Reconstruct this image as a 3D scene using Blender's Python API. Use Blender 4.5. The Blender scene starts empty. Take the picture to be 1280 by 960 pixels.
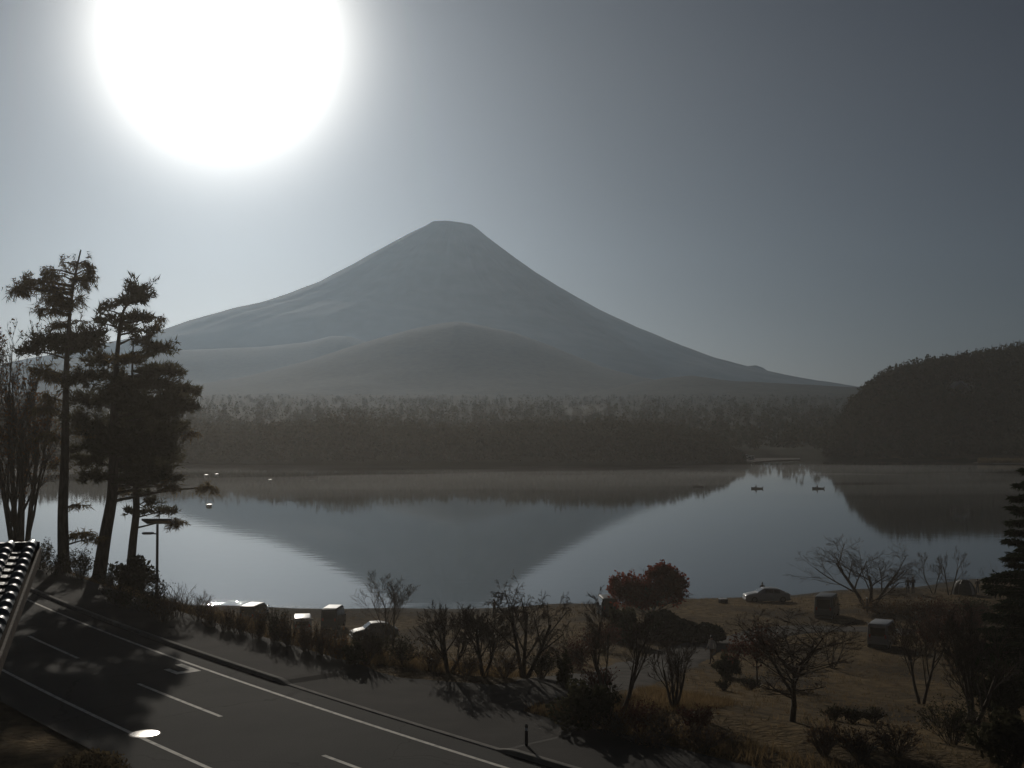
import bpy, bmesh, math, random
import numpy as np
from mathutils import Vector, Matrix

S = bpy.context.scene
COL = S.collection
R = math.radians

# ------------------------------------------------------------------ camera, sky, sun, exposure
F, HC, PITCH = 1510.0, 20.0, math.atan(43 / 1510.0)      # focal length in photo pixels, camera height above the lake
SUN_EL, SUN_AZ = R(17.23), R(-13.63)
SKY_STRENGTH, SUN_ENERGY, EXPOSURE = 0.05, 5.0, -1.9
HAZE_DENSITY, HAZE_G = 0.74e-5, 0.70

cam = bpy.data.cameras.new('camera')
cam_ob = bpy.data.objects.new('camera', cam)
COL.objects.link(cam_ob)
cam.sensor_width = 36.0
cam.lens = 36.0 * F / 1280.0
cam.clip_start = 0.1
cam.clip_end = 80000
cam_ob.location = (0, 0, HC)
cam_ob.rotation_euler = (math.pi / 2 + PITCH, 0, 0)
S.camera = cam_ob

SUN_DIR = Vector((math.sin(SUN_AZ) * math.cos(SUN_EL), math.cos(SUN_AZ) * math.cos(SUN_EL), math.sin(SUN_EL)))
world = bpy.data.worlds.new('World')
S.world = world
world.use_nodes = True
wn, wl = world.node_tree.nodes, world.node_tree.links
bg = wn['Background']
sky = wn.new('ShaderNodeTexSky')
sky.sky_type = 'NISHITA'
sky.sun_disc = False
sky.sun_elevation = SUN_EL
sky.sun_rotation = SUN_AZ
sky.altitude = 900
sky.air_density = 1.0
sky.dust_density = 2.2
sky.ozone_density = 2.0
hs = wn.new('ShaderNodeHueSaturation')
hs.inputs['Saturation'].default_value = 0.42
wl.new(sky.outputs[0], hs.inputs['Color'])
tint = wn.new('ShaderNodeMix'); tint.data_type = 'RGBA'; tint.blend_type = 'MULTIPLY'
tint.inputs[0].default_value = 1.0
tint.inputs[7].default_value = (0.205, 0.238, 0.285, 1)
gm = wn.new('ShaderNodeGamma'); gm.inputs[1].default_value = 1.42
wl.new(hs.outputs[0], gm.inputs[0])
wl.new(gm.outputs[0], tint.inputs[6])
# circumsolar glow of the thin morning haze, symmetric about the sun's direction
tc = wn.new('ShaderNodeTexCoord')
nrm = wn.new('ShaderNodeVectorMath'); nrm.operation = 'NORMALIZE'
wl.new(tc.outputs['Generated'], nrm.inputs[0])
dt = wn.new('ShaderNodeVectorMath'); dt.operation = 'DOT_PRODUCT'
wl.new(nrm.outputs[0], dt.inputs[0]); dt.inputs[1].default_value = SUN_DIR
def wmath(op, a, b):
    m = wn.new('ShaderNodeMath'); m.operation = op
    for i, v in enumerate((a, b)):
        if v is None: continue
        if isinstance(v, (int, float)): m.inputs[i].default_value = v
        else: wl.new(v, m.inputs[i])
    return m.outputs[0]
one_minus = wmath('SUBTRACT', 1.0, dt.outputs['Value'])          # ~ theta^2 / 2
def lobe(sig_deg, amp):
    k = -2.0 / (R(sig_deg) ** 2)
    return wmath('MULTIPLY', wmath('EXPONENT', wmath('MULTIPLY', one_minus, k), None), amp)
glow = wmath('ADD', wmath('ADD', lobe(3.8, 330.0), lobe(6.0, 20.0)), lobe(10.0, 0.6))
gcol = wn.new('ShaderNodeMix'); gcol.data_type = 'RGBA'; gcol.blend_type = 'ADD'; gcol.clamp_result = False
gcol.inputs[0].default_value = 1.0
gv = wn.new('ShaderNodeVectorMath'); gv.operation = 'SCALE'
gv.inputs[0].default_value = (1.0, 0.97, 0.9)
wl.new(glow, gv.inputs['Scale'])
wl.new(tint.outputs[2], gcol.inputs[6]); wl.new(gv.outputs[0], gcol.inputs[7])
wl.new(gcol.outputs[2], bg.inputs[0])
bg.inputs[1].default_value = SKY_STRENGTH

sl = bpy.data.lights.new('sun', 'SUN')
sl.energy = SUN_ENERGY; sl.angle = R(0.5); sl.color = (1.0, 0.93, 0.82)
so = bpy.data.objects.new('sun', sl)
COL.objects.link(so)
so.rotation_euler = SUN_DIR.to_track_quat('Z', 'Y').to_euler()

S.view_settings.view_transform = 'Standard'
S.view_settings.look = 'None'
S.view_settings.exposure = EXPOSURE
S.view_settings.gamma = 1.0
try:
    S.cycles.use_denoising = True
    S.cycles.max_bounces = 6
    S.cycles.transparent_max_bounces = 8
    S.cycles.volume_bounces = 1
except Exception:
    pass

# ------------------------------------------------------------------ pixel <-> world helpers
cp, sp = math.cos(PITCH), math.sin(PITCH)
def ray(px, py):
    u, w = (px - 640) / F, (480 - py) / F
    return np.array([u, cp - w * sp, sp + w * cp])
def at_Y(px, py, Y):
    r = ray(px, py); t = Y / r[1]
    return Vector((r[0] * t, Y, HC + r[2] * t))
def on_z(px, py, z):
    r = ray(px, py); t = (z - HC) / r[2]
    return Vector((r[0] * t, r[1] * t, z))

def snoise(x, y, seed=0, n=14, lo=0.06, hi=0.9):
    rs = np.random.RandomState(seed)
    x = np.asarray(x, float); y = np.asarray(y, float)
    out = np.zeros(np.broadcast(x, y).shape)
    tot = 0
    for i in range(n):
        f = lo * (hi / lo) ** (i / max(1, n - 1)); a = rs.rand() * 6.283; ph = rs.rand() * 6.283
        amp = f ** -0.7; tot += amp
        out += amp * np.sin((x * math.cos(a) + y * math.sin(a)) * f + ph)
    return out / tot

# --- the road's own frame: s along the far white line (to the upper left), n across it (towards the lake)
ROAD_Z = 10.0
_pl = np.array([on_z(x, y, ROAD_Z)[:2] for x, y in [(40, 753), (100, 777), (153, 797), (213, 820), (300, 853), (427, 897), (497, 917), (620, 954)]])
_o = _pl[-1]; _e = _pl[0] - _pl[-1]; _e = _e / np.linalg.norm(_e); _nv = np.array([-_e[1], _e[0]])
if _nv[1] < 0: _nv = -_nv
_s = (_pl - _o) @ _e; _n = (_pl - _o) @ _nv
_q = np.polyfit(_s, _n, 2); SMAX = _s.max()
def quad(s):
    s = np.asarray(s, float)
    c = np.clip(s, -4, SMAX + 2)
    return np.polyval(_q, c) + (s - c) * np.polyval(np.polyder(_q), c)
def to_sn(X, Y):
    dx = np.asarray(X, float) - _o[0]; dy = np.asarray(Y, float) - _o[1]
    s = dx * _e[0] + dy * _e[1]
    return s, dx * _nv[0] + dy * _nv[1] - quad(s)
def to_xy(s, n):
    n2 = n + quad(s)
    return _o[0] + s * _e[0] + n2 * _nv[0], _o[1] + s * _e[1] + n2 * _nv[1]
def s_of_px(px, py):
    v = on_z(px, py, ROAD_Z); return float(to_sn(v.x, v.y)[0])

KERB_A, KERB_B = s_of_px(338, 858), s_of_px(612, 944)            # the lowered kerb lies between these
def kerb_raise(s):
    s = np.asarray(s, float)
    return np.clip(np.maximum((s - KERB_A + 0.25) / 0.5, (KERB_B + 0.25 - s) / 0.5), 0.12, 1)
def shore_Y(X):
    return np.interp(X, [-400, -60, -10, 10, 30, 60, 120, 400], [150, 127, 127, 128, 136, 152, 172, 195]) + 1.2 * np.sin(np.asarray(X) * 0.11) + 0.5 * np.sin(np.asarray(X) * 0.37)

PATH_PX = [(600, 872), (690, 867), (770, 848), (830, 828), (880, 806), (960, 790), (1060, 785), (1160, 792)]
_path = None
def H(X, Y):
    X = np.asarray(X, float); Y = np.asarray(Y, float)
    s, n = to_sn(X, Y)
    rem = np.maximum(shore_Y(X) - Y, -40.0)
    t = np.clip(n, 0.01, None) / (np.clip(n, 0.01, None) + np.clip(rem, 0.0, None) + 1e-6)
    h = np.interp(t, [0, .05, .10, .2, .4, .55, .9, .97, 1], [10.12, 10.12, 9.75, 7.9, 4.7, 3.3, 1.3, 0.55, 0.0])
    h = np.where(rem < 0, np.maximum(rem * 0.16, -3.0), h)
    h = h - 1.8 * np.clip((6 - X) / 12, 0, 1) * np.sin(math.pi * np.clip((t - .12) / .86, 0, 1))
    rough = snoise(X, Y, 3, 14, 0.12, 1.1) * 0.55
    w = np.clip((n - 6.0) / 6.0, 0, 1) * np.clip(rem / 5.0, 0.15, 1)
    h = h + rough * w
    on_road = n < 5.0
    h = np.where(on_road, 9.9, h)
    h = np.where((n >= 5.0) & (n < 6.0), 9.9 + (h - 9.9) * (n - 5.0), h)
    return h
def hz(x, y): return float(H(x, y))
def on_ground(px, py, dz=0.0):
    r = ray(px, py); t = 12.0; step = 0.5
    while t < 400:
        x, y, z = r[0] * t, r[1] * t, HC + r[2] * t
        if z < hz(x, y):
            a, b = t - step, t
            for _ in range(18):
                m = (a + b) / 2
                if HC + r[2] * m < hz(r[0] * m, r[1] * m): b = m
                else: a = m
            return Vector((r[0] * b, r[1] * b, HC + r[2] * b + dz))
        t += step
    return on_z(px, py, 0.0)

_path = np.array([on_ground(x, y)[:2] for x, y in PATH_PX])
def path_dist(X, Y):
    X = np.asarray(X, float); Y = np.asarray(Y, float); d = np.full(X.shape, 1e9)
    for a, b in zip(_path[:-1], _path[1:]):
        ab = b - a; t = np.clip(((X - a[0]) * ab[0] + (Y - a[1]) * ab[1]) / (ab @ ab), 0, 1)
        d = np.minimum(d, np.hypot(X - a[0] - t * ab[0], Y - a[1] - t * ab[1]))
    return d

# ------------------------------------------------------------------ materials
def new_mat(name):
    m = bpy.data.materials.new(name); m.use_nodes = True
    return m, m.node_tree.nodes, m.node_tree.links, m.node_tree.nodes['Principled BSDF']
def mk(name, c1, c2=None, scale=3.0, rough=0.8, bump=0.0, bump_scale=None, metal=0.0, spec=0.4, world_space=False, detail=5.0, coat=0.0, stretch=None, lo=.35, hi=.65):
    m, n, l, b = new_mat(name)
    b.inputs['Roughness'].default_value = rough
    b.inputs['Metallic'].default_value = metal
    b.inputs['Specular IOR Level'].default_value = spec
    b.inputs['Coat Weight'].default_value = coat
    b.inputs['Base Color'].default_value = (*c1, 1)
    if world_space:
        src = n.new('ShaderNodeNewGeometry').outputs['Position']
    else:
        src = n.new('ShaderNodeTexCoord').outputs['Object']
    if stretch:
        mp = n.new('ShaderNodeMapping'); mp.inputs['Scale'].default_value = stretch
        l.new(src, mp.inputs[0]); src = mp.outputs[0]
    if c2:
        t = n.new('ShaderNodeTexNoise'); t.inputs['Scale'].default_value = scale; t.inputs['Detail'].default_value = detail
        l.new(src, t.inputs['Vector'])
        r = n.new('ShaderNodeValToRGB')
        r.color_ramp.elements[0].position = lo; r.color_ramp.elements[1].position = hi
        r.color_ramp.elements[0].color = (*c1, 1); r.color_ramp.elements[1].color = (*c2, 1)
        l.new(t.outputs['Fac'], r.inputs[0]); l.new(r.outputs[0], b.inputs['Base Color'])
    if bump:
        t2 = n.new('ShaderNodeTexNoise'); t2.inputs['Scale'].default_value = bump_scale or scale * 4; t2.inputs['Detail'].default_value = 6
        l.new(src, t2.inputs['Vector'])
        bp = n.new('ShaderNodeBump'); bp.inputs['Strength'].default_value = min(1, bump); bp.inputs['Distance'].default_value = 0.05 if bump <= 1 else 0.05 * bump
        l.new(t2.outputs['Fac'], bp.inputs['Height']); l.new(bp.outputs[0], b.inputs['Normal'])
    return m
def leafy(name, c1, c2, trans=0.35, scale=0.5):
    m = bpy.data.materials.new(name); m.use_nodes = True
    n, l = m.node_tree.nodes, m.node_tree.links
    n.remove(n['Principled BSDF'])
    out = n['Material Output']
    g = n.new('ShaderNodeNewGeometry')
    t = n.new('ShaderNodeTexNoise'); t.inputs['Scale'].default_value = scale; t.inputs['Detail'].default_value = 8
    l.new(g.outputs['Position'], t.inputs['Vector'])
    r = n.new('ShaderNodeValToRGB')
    r.color_ramp.elements[0].position = .35; r.color_ramp.elements[1].position = .65
    r.color_ramp.elements[0].color = (*c1, 1); r.color_ramp.elements[1].color = (*c2, 1)
    l.new(t.outputs['Fac'], r.inputs[0])
    d = n.new('ShaderNodeBsdfDiffuse'); tr = n.new('ShaderNodeBsdfTranslucent'); mx = n.new('ShaderNodeMixShader')
    mx.inputs[0].default_value = trans
    l.new(r.outputs[0], d.inputs[0]); l.new(r.outputs[0], tr.inputs[0])
    l.new(d.outputs[0], mx.inputs[1]); l.new(tr.outputs[0], mx.inputs[2]); l.new(mx.outputs[0], out.inputs[0])
    return m

M = {}
M['asphalt'] = mk('asphalt', (.045, .044, .042), (.062, .060, .056), .35, .9, .25, 40, spec=.10, world_space=True, lo=.3, hi=.7)
def asphalt_wear():
    m = M['asphalt']; n, l = m.node_tree.nodes, m.node_tree.links; b = n['Principled BSDF']
    base = b.inputs['Base Color'].links[0].from_socket; pos = n.new('ShaderNodeNewGeometry').outputs['Position']
    sp = n.new('ShaderNodeTexNoise'); sp.inputs['Scale'].default_value = 22; sp.inputs['Detail'].default_value = 2; l.new(pos, sp.inputs['Vector'])
    r1 = n.new('ShaderNodeMapRange'); r1.inputs[1].default_value = .3; r1.inputs[2].default_value = .7; r1.inputs[3].default_value = .78; r1.inputs[4].default_value = 1.25; l.new(sp.outputs['Fac'], r1.inputs[0])
    wob = n.new('ShaderNodeTexNoise'); wob.inputs['Scale'].default_value = .7; wob.inputs['Detail'].default_value = 4; l.new(pos, wob.inputs['Vector'])
    ad = n.new('ShaderNodeVectorMath'); ad.operation = 'MULTIPLY_ADD'; l.new(wob.outputs['Color'], ad.inputs[0]); ad.inputs[1].default_value = (2.2, 2.2, 0); l.new(pos, ad.inputs[2])
    vo = n.new('ShaderNodeTexVoronoi'); vo.feature = 'DISTANCE_TO_EDGE'; vo.inputs['Scale'].default_value = .13; l.new(ad.outputs[0], vo.inputs['Vector'])
    r2 = n.new('ShaderNodeMapRange'); r2.inputs[1].default_value = .001; r2.inputs[2].default_value = .005; r2.inputs[3].default_value = .55; r2.inputs[4].default_value = 1.0; l.new(vo.outputs['Distance'], r2.inputs[0])
    pt = n.new('ShaderNodeTexNoise'); pt.inputs['Scale'].default_value = .11; pt.inputs['Detail'].default_value = 3; l.new(pos, pt.inputs['Vector'])
    r3 = n.new('ShaderNodeMapRange'); r3.inputs[1].default_value = .35; r3.inputs[2].default_value = .65; r3.inputs[3].default_value = .82; r3.inputs[4].default_value = 1.15; l.new(pt.outputs['Fac'], r3.inputs[0])
    a = n.new('ShaderNodeMath'); a.operation = 'MULTIPLY'; l.new(r1.outputs[0], a.inputs[0]); l.new(r2.outputs[0], a.inputs[1])
    a2 = n.new('ShaderNodeMath'); a2.operation = 'MULTIPLY'; l.new(a.outputs[0], a2.inputs[0]); l.new(r3.outputs[0], a2.inputs[1])
    sc = n.new('ShaderNodeVectorMath'); sc.operation = 'SCALE'; l.new(base, sc.inputs[0]); l.new(a2.outputs[0], sc.inputs['Scale']); l.new(sc.outputs[0], b.inputs['Base Color'])
asphalt_wear()
M['sidewalk'] = mk('sidewalk_asphalt', (.052, .048, .045), (.072, .066, .06), .5, .92, .3, 30, spec=.08, world_space=True)
M['kerb'] = mk('kerb_concrete', (.2, .19, .17), (.28, .26, .23), 2, .9, .3, 20, spec=.15, world_space=True)
M['paint'] = mk('road_paint', (.42, .40, .35), (.72, .68, .6), 3, .75, .1, 30, spec=.2, world_space=True, lo=.3, hi=.55)
M['faint'] = mk('faint_joint', (.08, .076, .07), (.11, .1, .095), 3, .9, .2, 30, spec=.1, world_space=True)
M['path'] = mk('gravel_path', (.07, .064, .058), (.11, .10, .088), .8, .95, .5, 14, spec=.05, world_space=True)
M['bark'] = mk('bark', (.08, .065, .05), (.14, .115, .09), 6, .95, .8, 18, spec=.1, world_space=True, stretch=(1, 1, .25))
M['bark_pale'] = mk('pale_bark', (.09, .075, .06), (.16, .135, .11), 6, .95, .6, 18, spec=.1, world_space=True, stretch=(1, 1, .3))
M['twig'] = mk('twigs', (.12, .095, .075), (.19, .15, .12), 3, .9, spec=.1, world_space=True)
M['twig_red'] = mk('reddish_twigs', (.12, .055, .045), (.16, .09, .07), 2, .9, spec=.1, world_space=True)
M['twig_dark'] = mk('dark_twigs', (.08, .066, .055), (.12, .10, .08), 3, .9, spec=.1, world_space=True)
M['pine'] = leafy('pine_needles', (.085, .082, .048), (.12, .11, .07), .45, 1.2)
M['larch'] = leafy('larch_needles', (.14, .105, .05), (.22, .16, .075), .4, 1.2)
M['cedar'] = leafy('cedar_needles', (.025, .038, .022), (.045, .058, .03), .15, 1.2)
M['maple'] = leafy('maple_leaves', (.16, .035, .025), (.26, .065, .04), .45, 1.5)
M['maple_dull'] = leafy('dull_red_leaves', (.10, .045, .035), (.15, .07, .05), .3, 1.5)
M['rust'] = leafy('rust_leaves', (.14, .07, .035), (.22, .115, .05), .4, 1.2)
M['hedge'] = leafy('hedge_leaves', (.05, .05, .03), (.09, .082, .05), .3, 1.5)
M['drybush'] = leafy('dry_leaves', (.14, .09, .055), (.22, .15, .09), .4, 1.2)
M['grass'] = leafy('dry_grass', (.16, .11, .055), (.30, .21, .11), .4, .35)
M['grass_dull'] = leafy('dull_grass', (.11, .085, .05), (.18, .14, .08), .35, .4)
M['steel'] = mk('galvanised_steel', (.22, .22, .22), (.3, .3, .3), 4, .45, metal=.8, spec=.5)
M['lampgrey'] = mk('grey_metal_paint', (.16, .16, .16), (.2, .2, .2), 3, .5, spec=.4)
M['solar'] = mk('solar_cells', (.012, .014, .03), (.02, .022, .04), 6, .2, spec=.5)
M['rubber'] = mk('rubber', (.02, .02, .02), (.03, .03, .03), 5, .8, spec=.3)
M['glass'] = mk('dark_glass', (.015, .018, .02), (.02, .022, .025), 1, .06, spec=.6)
M['redlamp'] = mk('red_lens', (.35, .02, .015), (.4, .03, .02), 4, .15, spec=.6)
M['lens'] = mk('clear_lens', (.6, .6, .58), (.7, .7, .68), 4, .1, spec=.6)
M['tile'] = mk('roof_tile', (.07, .072, .076), (.12, .122, .126), 3, .42, .15, 30, spec=.4)
M['tile_roll'] = mk('roll_tile', (.16, .16, .16), (.22, .22, .22), 3, .32, .1, 30, spec=.6)
M['plaster'] = mk('plaster', (.45, .42, .36), (.55, .52, .46), 1, .9, .1, 20, spec=.15)
M['wood'] = mk('weathered_wood', (.12, .09, .065), (.2, .15, .11), 4, .8, .2, 20, spec=.2, stretch=(.2, 3, 3))
M['palewood'] = mk('pale_boards', (.3, .27, .22), (.4, .36, .3), 4, .8, .1, 20, spec=.2)
M['paleroof'] = mk('pale_sheet_roof', (.72, .68, .6), (.82, .78, .7), 2, .5, spec=.3)
M['canvas'] = mk('dark_canvas', (.06, .06, .055), (.09, .09, .08), 3, .8, .1, 20, spec=.2)
M['palecanvas'] = mk('pale_canvas', (.5, .48, .44), (.6, .58, .54), 3, .8, .1, 20, spec=.2)
M['skin'] = mk('skin', (.42, .27, .2), (.5, .33, .25), 8, .6, spec=.3)
M['hair'] = mk('hair', (.02, .016, .014), (.035, .03, .025), 20, .5, spec=.4)
def cloth(name, c): return mk(name, c, tuple(v * 1.3 for v in c), 12, .9, .2, 60, spec=.15)
M['cl_dark'] = cloth('dark_cloth', (.03, .03, .035))
M['cl_navy'] = cloth('navy_cloth', (.03, .035, .06))
M['cl_pale'] = cloth('pale_cloth', (.55, .53, .5))
M['cl_brown'] = cloth('brown_cloth', (.09, .06, .045))
M['cl_red'] = cloth('red_cloth', (.25, .05, .04))
def paintm(name, c): return mk(name, c, tuple(v * .9 for v in c), 1.2, .36, spec=.45, coat=.12)
M['p_white'] = paintm('white_car_paint', (.72, .72, .70))
M['p_silver'] = paintm('silver_car_paint', (.42, .42, .42))
M['p_dark'] = mk('dark_car_paint', (.03, .032, .038), (.027, .029, .034), 1.2, .5, spec=.3)
M['p_blue'] = mk('dark_blue_paint', (.025, .035, .07), (.022, .03, .06), 1.2, .42, spec=.35)
M['p_grey'] = paintm('grey_car_paint', (.18, .18, .18))
M['manhole'] = mk('polished_iron', (.5, .48, .45), (.6, .58, .55), 6, .2, .0, metal=1.0)
M['iron'] = mk('rusty_iron', (.1, .08, .07), (.14, .11, .09), 6, .6, .2, 30, metal=.5)
M['gravel'] = mk('beach', (.08, .074, .066), (.12, .11, .098), .6, .95, .5, 8, spec=.05, world_space=True)
M['mountain'] = mk('lava_slope', (.04, .038, .04), (.08, .075, .075), .0022, .95, spec=.02, world_space=True, detail=9)
M['forest'] = mk('forest_cover', (.02, .024, .017), (.042, .042, .029), .03, .95, spec=.02, world_space=True, detail=9)
M['forest_near'] = mk('forest_floor', (.05, .042, .03), (.08, .066, .045), .08, .95, spec=.02, world_space=True, detail=9)
def wood_mat(name, stops, trans=.25):
    m = leafy(name, (0, 0, 0), (1, 1, 1), trans, 1)
    n, l = m.node_tree.nodes, m.node_tree.links
    r = [x for x in n if x.type == 'VALTORGB'][0]
    a = n.new('ShaderNodeAttribute'); a.attribute_name = 'tint'
    for lk in list(r.inputs[0].links): l.remove(lk)
    l.new(a.outputs['Fac'], r.inputs[0])
    e = r.color_ramp.elements
    e[0].position = 0; e[0].color = (*stops[0], 1); e[1].position = 1; e[1].color = (*stops[-1], 1)
    for i, c in enumerate(stops[1:-1]):
        x = e.new((i + 1) / (len(stops) - 1)); x.color = (*c, 1)
    return m
M['wood_far'] = wood_mat('autumn_wood', [(.036, .042, .03), (.055, .056, .04), (.07, .062, .042), (.048, .05, .036), (.08, .066, .045)])
M['wood_dark'] = wood_mat('dark_wood', [(.03, .036, .026), (.05, .05, .036), (.06, .053, .038), (.04, .044, .032), (.07, .058, .04)])

def ground_mat():
    m, n, l, b = new_mat('dead_grass_ground')
    b.inputs['Roughness'].default_value = 1.0; b.inputs['Specular IOR Level'].default_value = .03
    pos = n.new('ShaderNodeNewGeometry').outputs['Position']
    def noise(sc, dtl=7, st=None):
        v = pos
        if st:
            mp = n.new('ShaderNodeMapping'); mp.inputs['Scale'].default_value = st; l.new(pos, mp.inputs[0]); v = mp.outputs[0]
        t = n.new('ShaderNodeTexNoise'); t.inputs['Scale'].default_value = sc; t.inputs['Detail'].default_value = dtl; l.new(v, t.inputs['Vector'])
        return t.outputs['Fac']
    def ramp(f, stops):
        r = n.new('ShaderNodeValToRGB'); e = r.color_ramp.elements
        e[0].position, e[0].color = stops[0][0], (*stops[0][1], 1)
        e[1].position, e[1].color = stops[-1][0], (*stops[-1][1], 1)
        for p, c in stops[1:-1]:
            x = e.new(p); x.color = (*c, 1)
        l.new(f, r.inputs[0]); return r.outputs[0]
    def mix(f, a, c):
        x = n.new('ShaderNodeMix'); x.data_type = 'RGBA'
        l.new(f, x.inputs[0]); l.new(a, x.inputs[6]); l.new(c, x.inputs[7]); return x.outputs[2]
    g = ramp(noise(1.3, 8), [(.3, (.085, .062, .036)), (.5, (.16, .115, .062)), (.7, (.24, .17, .09))])
    soil = ramp(noise(2.2, 8), [(.3, (.045, .036, .026)), (.7, (.09, .07, .048))])
    base = mix(ramp(noise(.16, 5, (1, .6, 1)), [(.44, (0, 0, 0)), (.62, (1, 1, 1))]), g, soil)
    a = n.new('ShaderNodeAttribute'); a.attribute_name = 'beach'
    grav = ramp(noise(3, 8), [(.3, (.05, .046, .04)), (.7, (.10, .092, .08))])
    l.new(mix(a.outputs['Fac'], base, grav), b.inputs['Base Color'])
    bp = n.new('ShaderNodeBump'); bp.inputs['Strength'].default_value = .8; bp.inputs['Distance'].default_value = .22
    l.new(noise(5, 8), bp.inputs['Height']); l.new(bp.outputs[0], b.inputs['Normal'])
    return m
M['ground'] = ground_mat()

def water_mat():
    m, n, l, b = new_mat('lake_water')
    b.inputs['Base Color'].default_value = (.012, .02, .022, 1)
    b.inputs['Roughness'].default_value = .035
    b.inputs['IOR'].default_value = 1.333
    pos = n.new('ShaderNodeNewGeometry').outputs['Position']
    a = n.new('ShaderNodeAttribute'); a.attribute_name = 'ripple'
    def noise(sc, st, d):
        mp = n.new('ShaderNodeMapping'); mp.inputs['Scale'].default_value = st; l.new(pos, mp.inputs[0])
        t = n.new('ShaderNodeTexNoise'); t.inputs['Scale'].default_value = sc; t.inputs['Detail'].default_value = d; l.new(mp.outputs[0], t.inputs['Vector'])
        return t.outputs['Fac']
    b1 = n.new('ShaderNodeBump'); b1.inputs['Strength'].default_value = 1; b1.inputs['Distance'].default_value = .006
    l.new(noise(.5, (.35, 1.0, 1), 3), b1.inputs['Height'])
    b2 = n.new('ShaderNodeBump'); b2.inputs['Distance'].default_value = .09
    gust = n.new('ShaderNodeMapRange'); gust.inputs[1].default_value = .46; gust.inputs[2].default_value = .60; l.new(noise(.9, (.5, 2.2, 1), 3), gust.inputs[0])
    gm_ = n.new('ShaderNodeMath'); gm_.operation = 'MULTIPLY'; l.new(a.outputs['Fac'], gm_.inputs[0]); l.new(gust.outputs[0], gm_.inputs[1]); l.new(gm_.outputs[0], b2.inputs['Strength'])
    l.new(noise(3.6, (.6, 1.4, 1), 3), b2.inputs['Height']); l.new(b1.outputs[0], b2.inputs['Normal'])
    rg = n.new('ShaderNodeMapRange'); rg.inputs[3].default_value = .035; rg.inputs[4].default_value = .035; l.new(a.outputs['Fac'], rg.inputs[0]); l.new(rg.outputs[0], b.inputs['Roughness'])
    l.new(b2.outputs[0], b.inputs['Normal'])
    return m
M['water'] = water_mat()

# ------------------------------------------------------------------ object helpers
def link_mesh(name, me, mat, parent=None, loc=None):
    o = bpy.data.objects.new(name, me); COL.objects.link(o)
    if mat is not None:
        for mm in (mat if isinstance(mat, (list, tuple)) else [mat]): me.materials.append(mm)
    if parent is not None:
        o.parent = parent
    if loc is not None: o.location = loc
    return o
def np_mesh(name, V, faces, smooth=False):
    """faces: list of integer arrays, one array per face size"""
    me = bpy.data.meshes.new(name)
    V = np.asarray(V, np.float32).reshape(-1, 3)
    me.vertices.add(len(V)); me.vertices.foreach_set('co', V.ravel())
    idx = np.concatenate([np.asarray(f, np.int32).ravel() for f in faces])
    sizes = np.concatenate([np.full(len(f), np.asarray(f).shape[1], np.int32) for f in faces])
    starts = np.concatenate([[0], np.cumsum(sizes)[:-1]]).astype(np.int32)
    me.loops.add(len(idx)); me.loops.foreach_set('vertex_index', idx)
    me.polygons.add(len(sizes)); me.polygons.foreach_set('loop_start', starts); me.polygons.foreach_set('loop_total', sizes)
    me.polygons.foreach_set('use_smooth', np.full(len(sizes), smooth, bool))
    me.update(calc_edges=True)
    return me
def bm_mesh(name, bm, smooth=False):
    me = bpy.data.meshes.new(name); bm.normal_update(); bm.to_mesh(me); bm.free()
    if smooth:
        for p in me.polygons: p.use_smooth = True
    return me
def struct(o): o['kind'] = 'structure'; return o
def stuff(o): o['kind'] = 'stuff'; return o
def tag(o, label, cat, group=None):
    o['label'] = label; o['category'] = cat
    if group: o['group'] = group
    return o
def thing(name, label, cat, loc=(0, 0, 0), rz=0.0, group=None):
    o = bpy.data.objects.new(name, None); COL.objects.link(o)
    o.location = loc; o.rotation_euler = (0, 0, rz); o.empty_display_size = .3
    return tag(o, label, cat, group)
def copy_tree(o, parent=None):
    c = o.copy(); COL.objects.link(c)
    if parent is not None:
        c.parent = parent; c.matrix_parent_inverse = o.matrix_parent_inverse.copy()
    for ch in list(o.children): copy_tree(ch, c)
    return c
def box(bm, c, sz, rot=None, bevel=0.0):
    m = Matrix.Translation(c) @ (rot.to_4x4() if rot is not None else Matrix.Identity(4)) @ Matrix.Diagonal((*sz, 1))
    r = bmesh.ops.create_cube(bm, size=1.0, matrix=m)
    if bevel:
        es = list({e for v in r['verts'] for e in v.link_edges})
        bmesh.ops.bevel(bm, geom=es, offset=bevel, segments=2, affect='EDGES', profile=.5)
def cyl(bm, a, b, r1, r2=None, seg=10, caps=True):
    a, b = Vector(a), Vector(b); d = b - a
    m = Matrix.Translation((a + b) / 2) @ d.to_track_quat('Z', 'Y').to_matrix().to_4x4()
    bmesh.ops.create_cone(bm, cap_ends=caps, segments=seg, radius1=r1, radius2=r1 if r2 is None else r2, depth=d.length, matrix=m)
def part(name, bm, mat, parent, smooth=False): return link_mesh(name, bm_mesh(name, bm, smooth), mat, parent)

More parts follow.
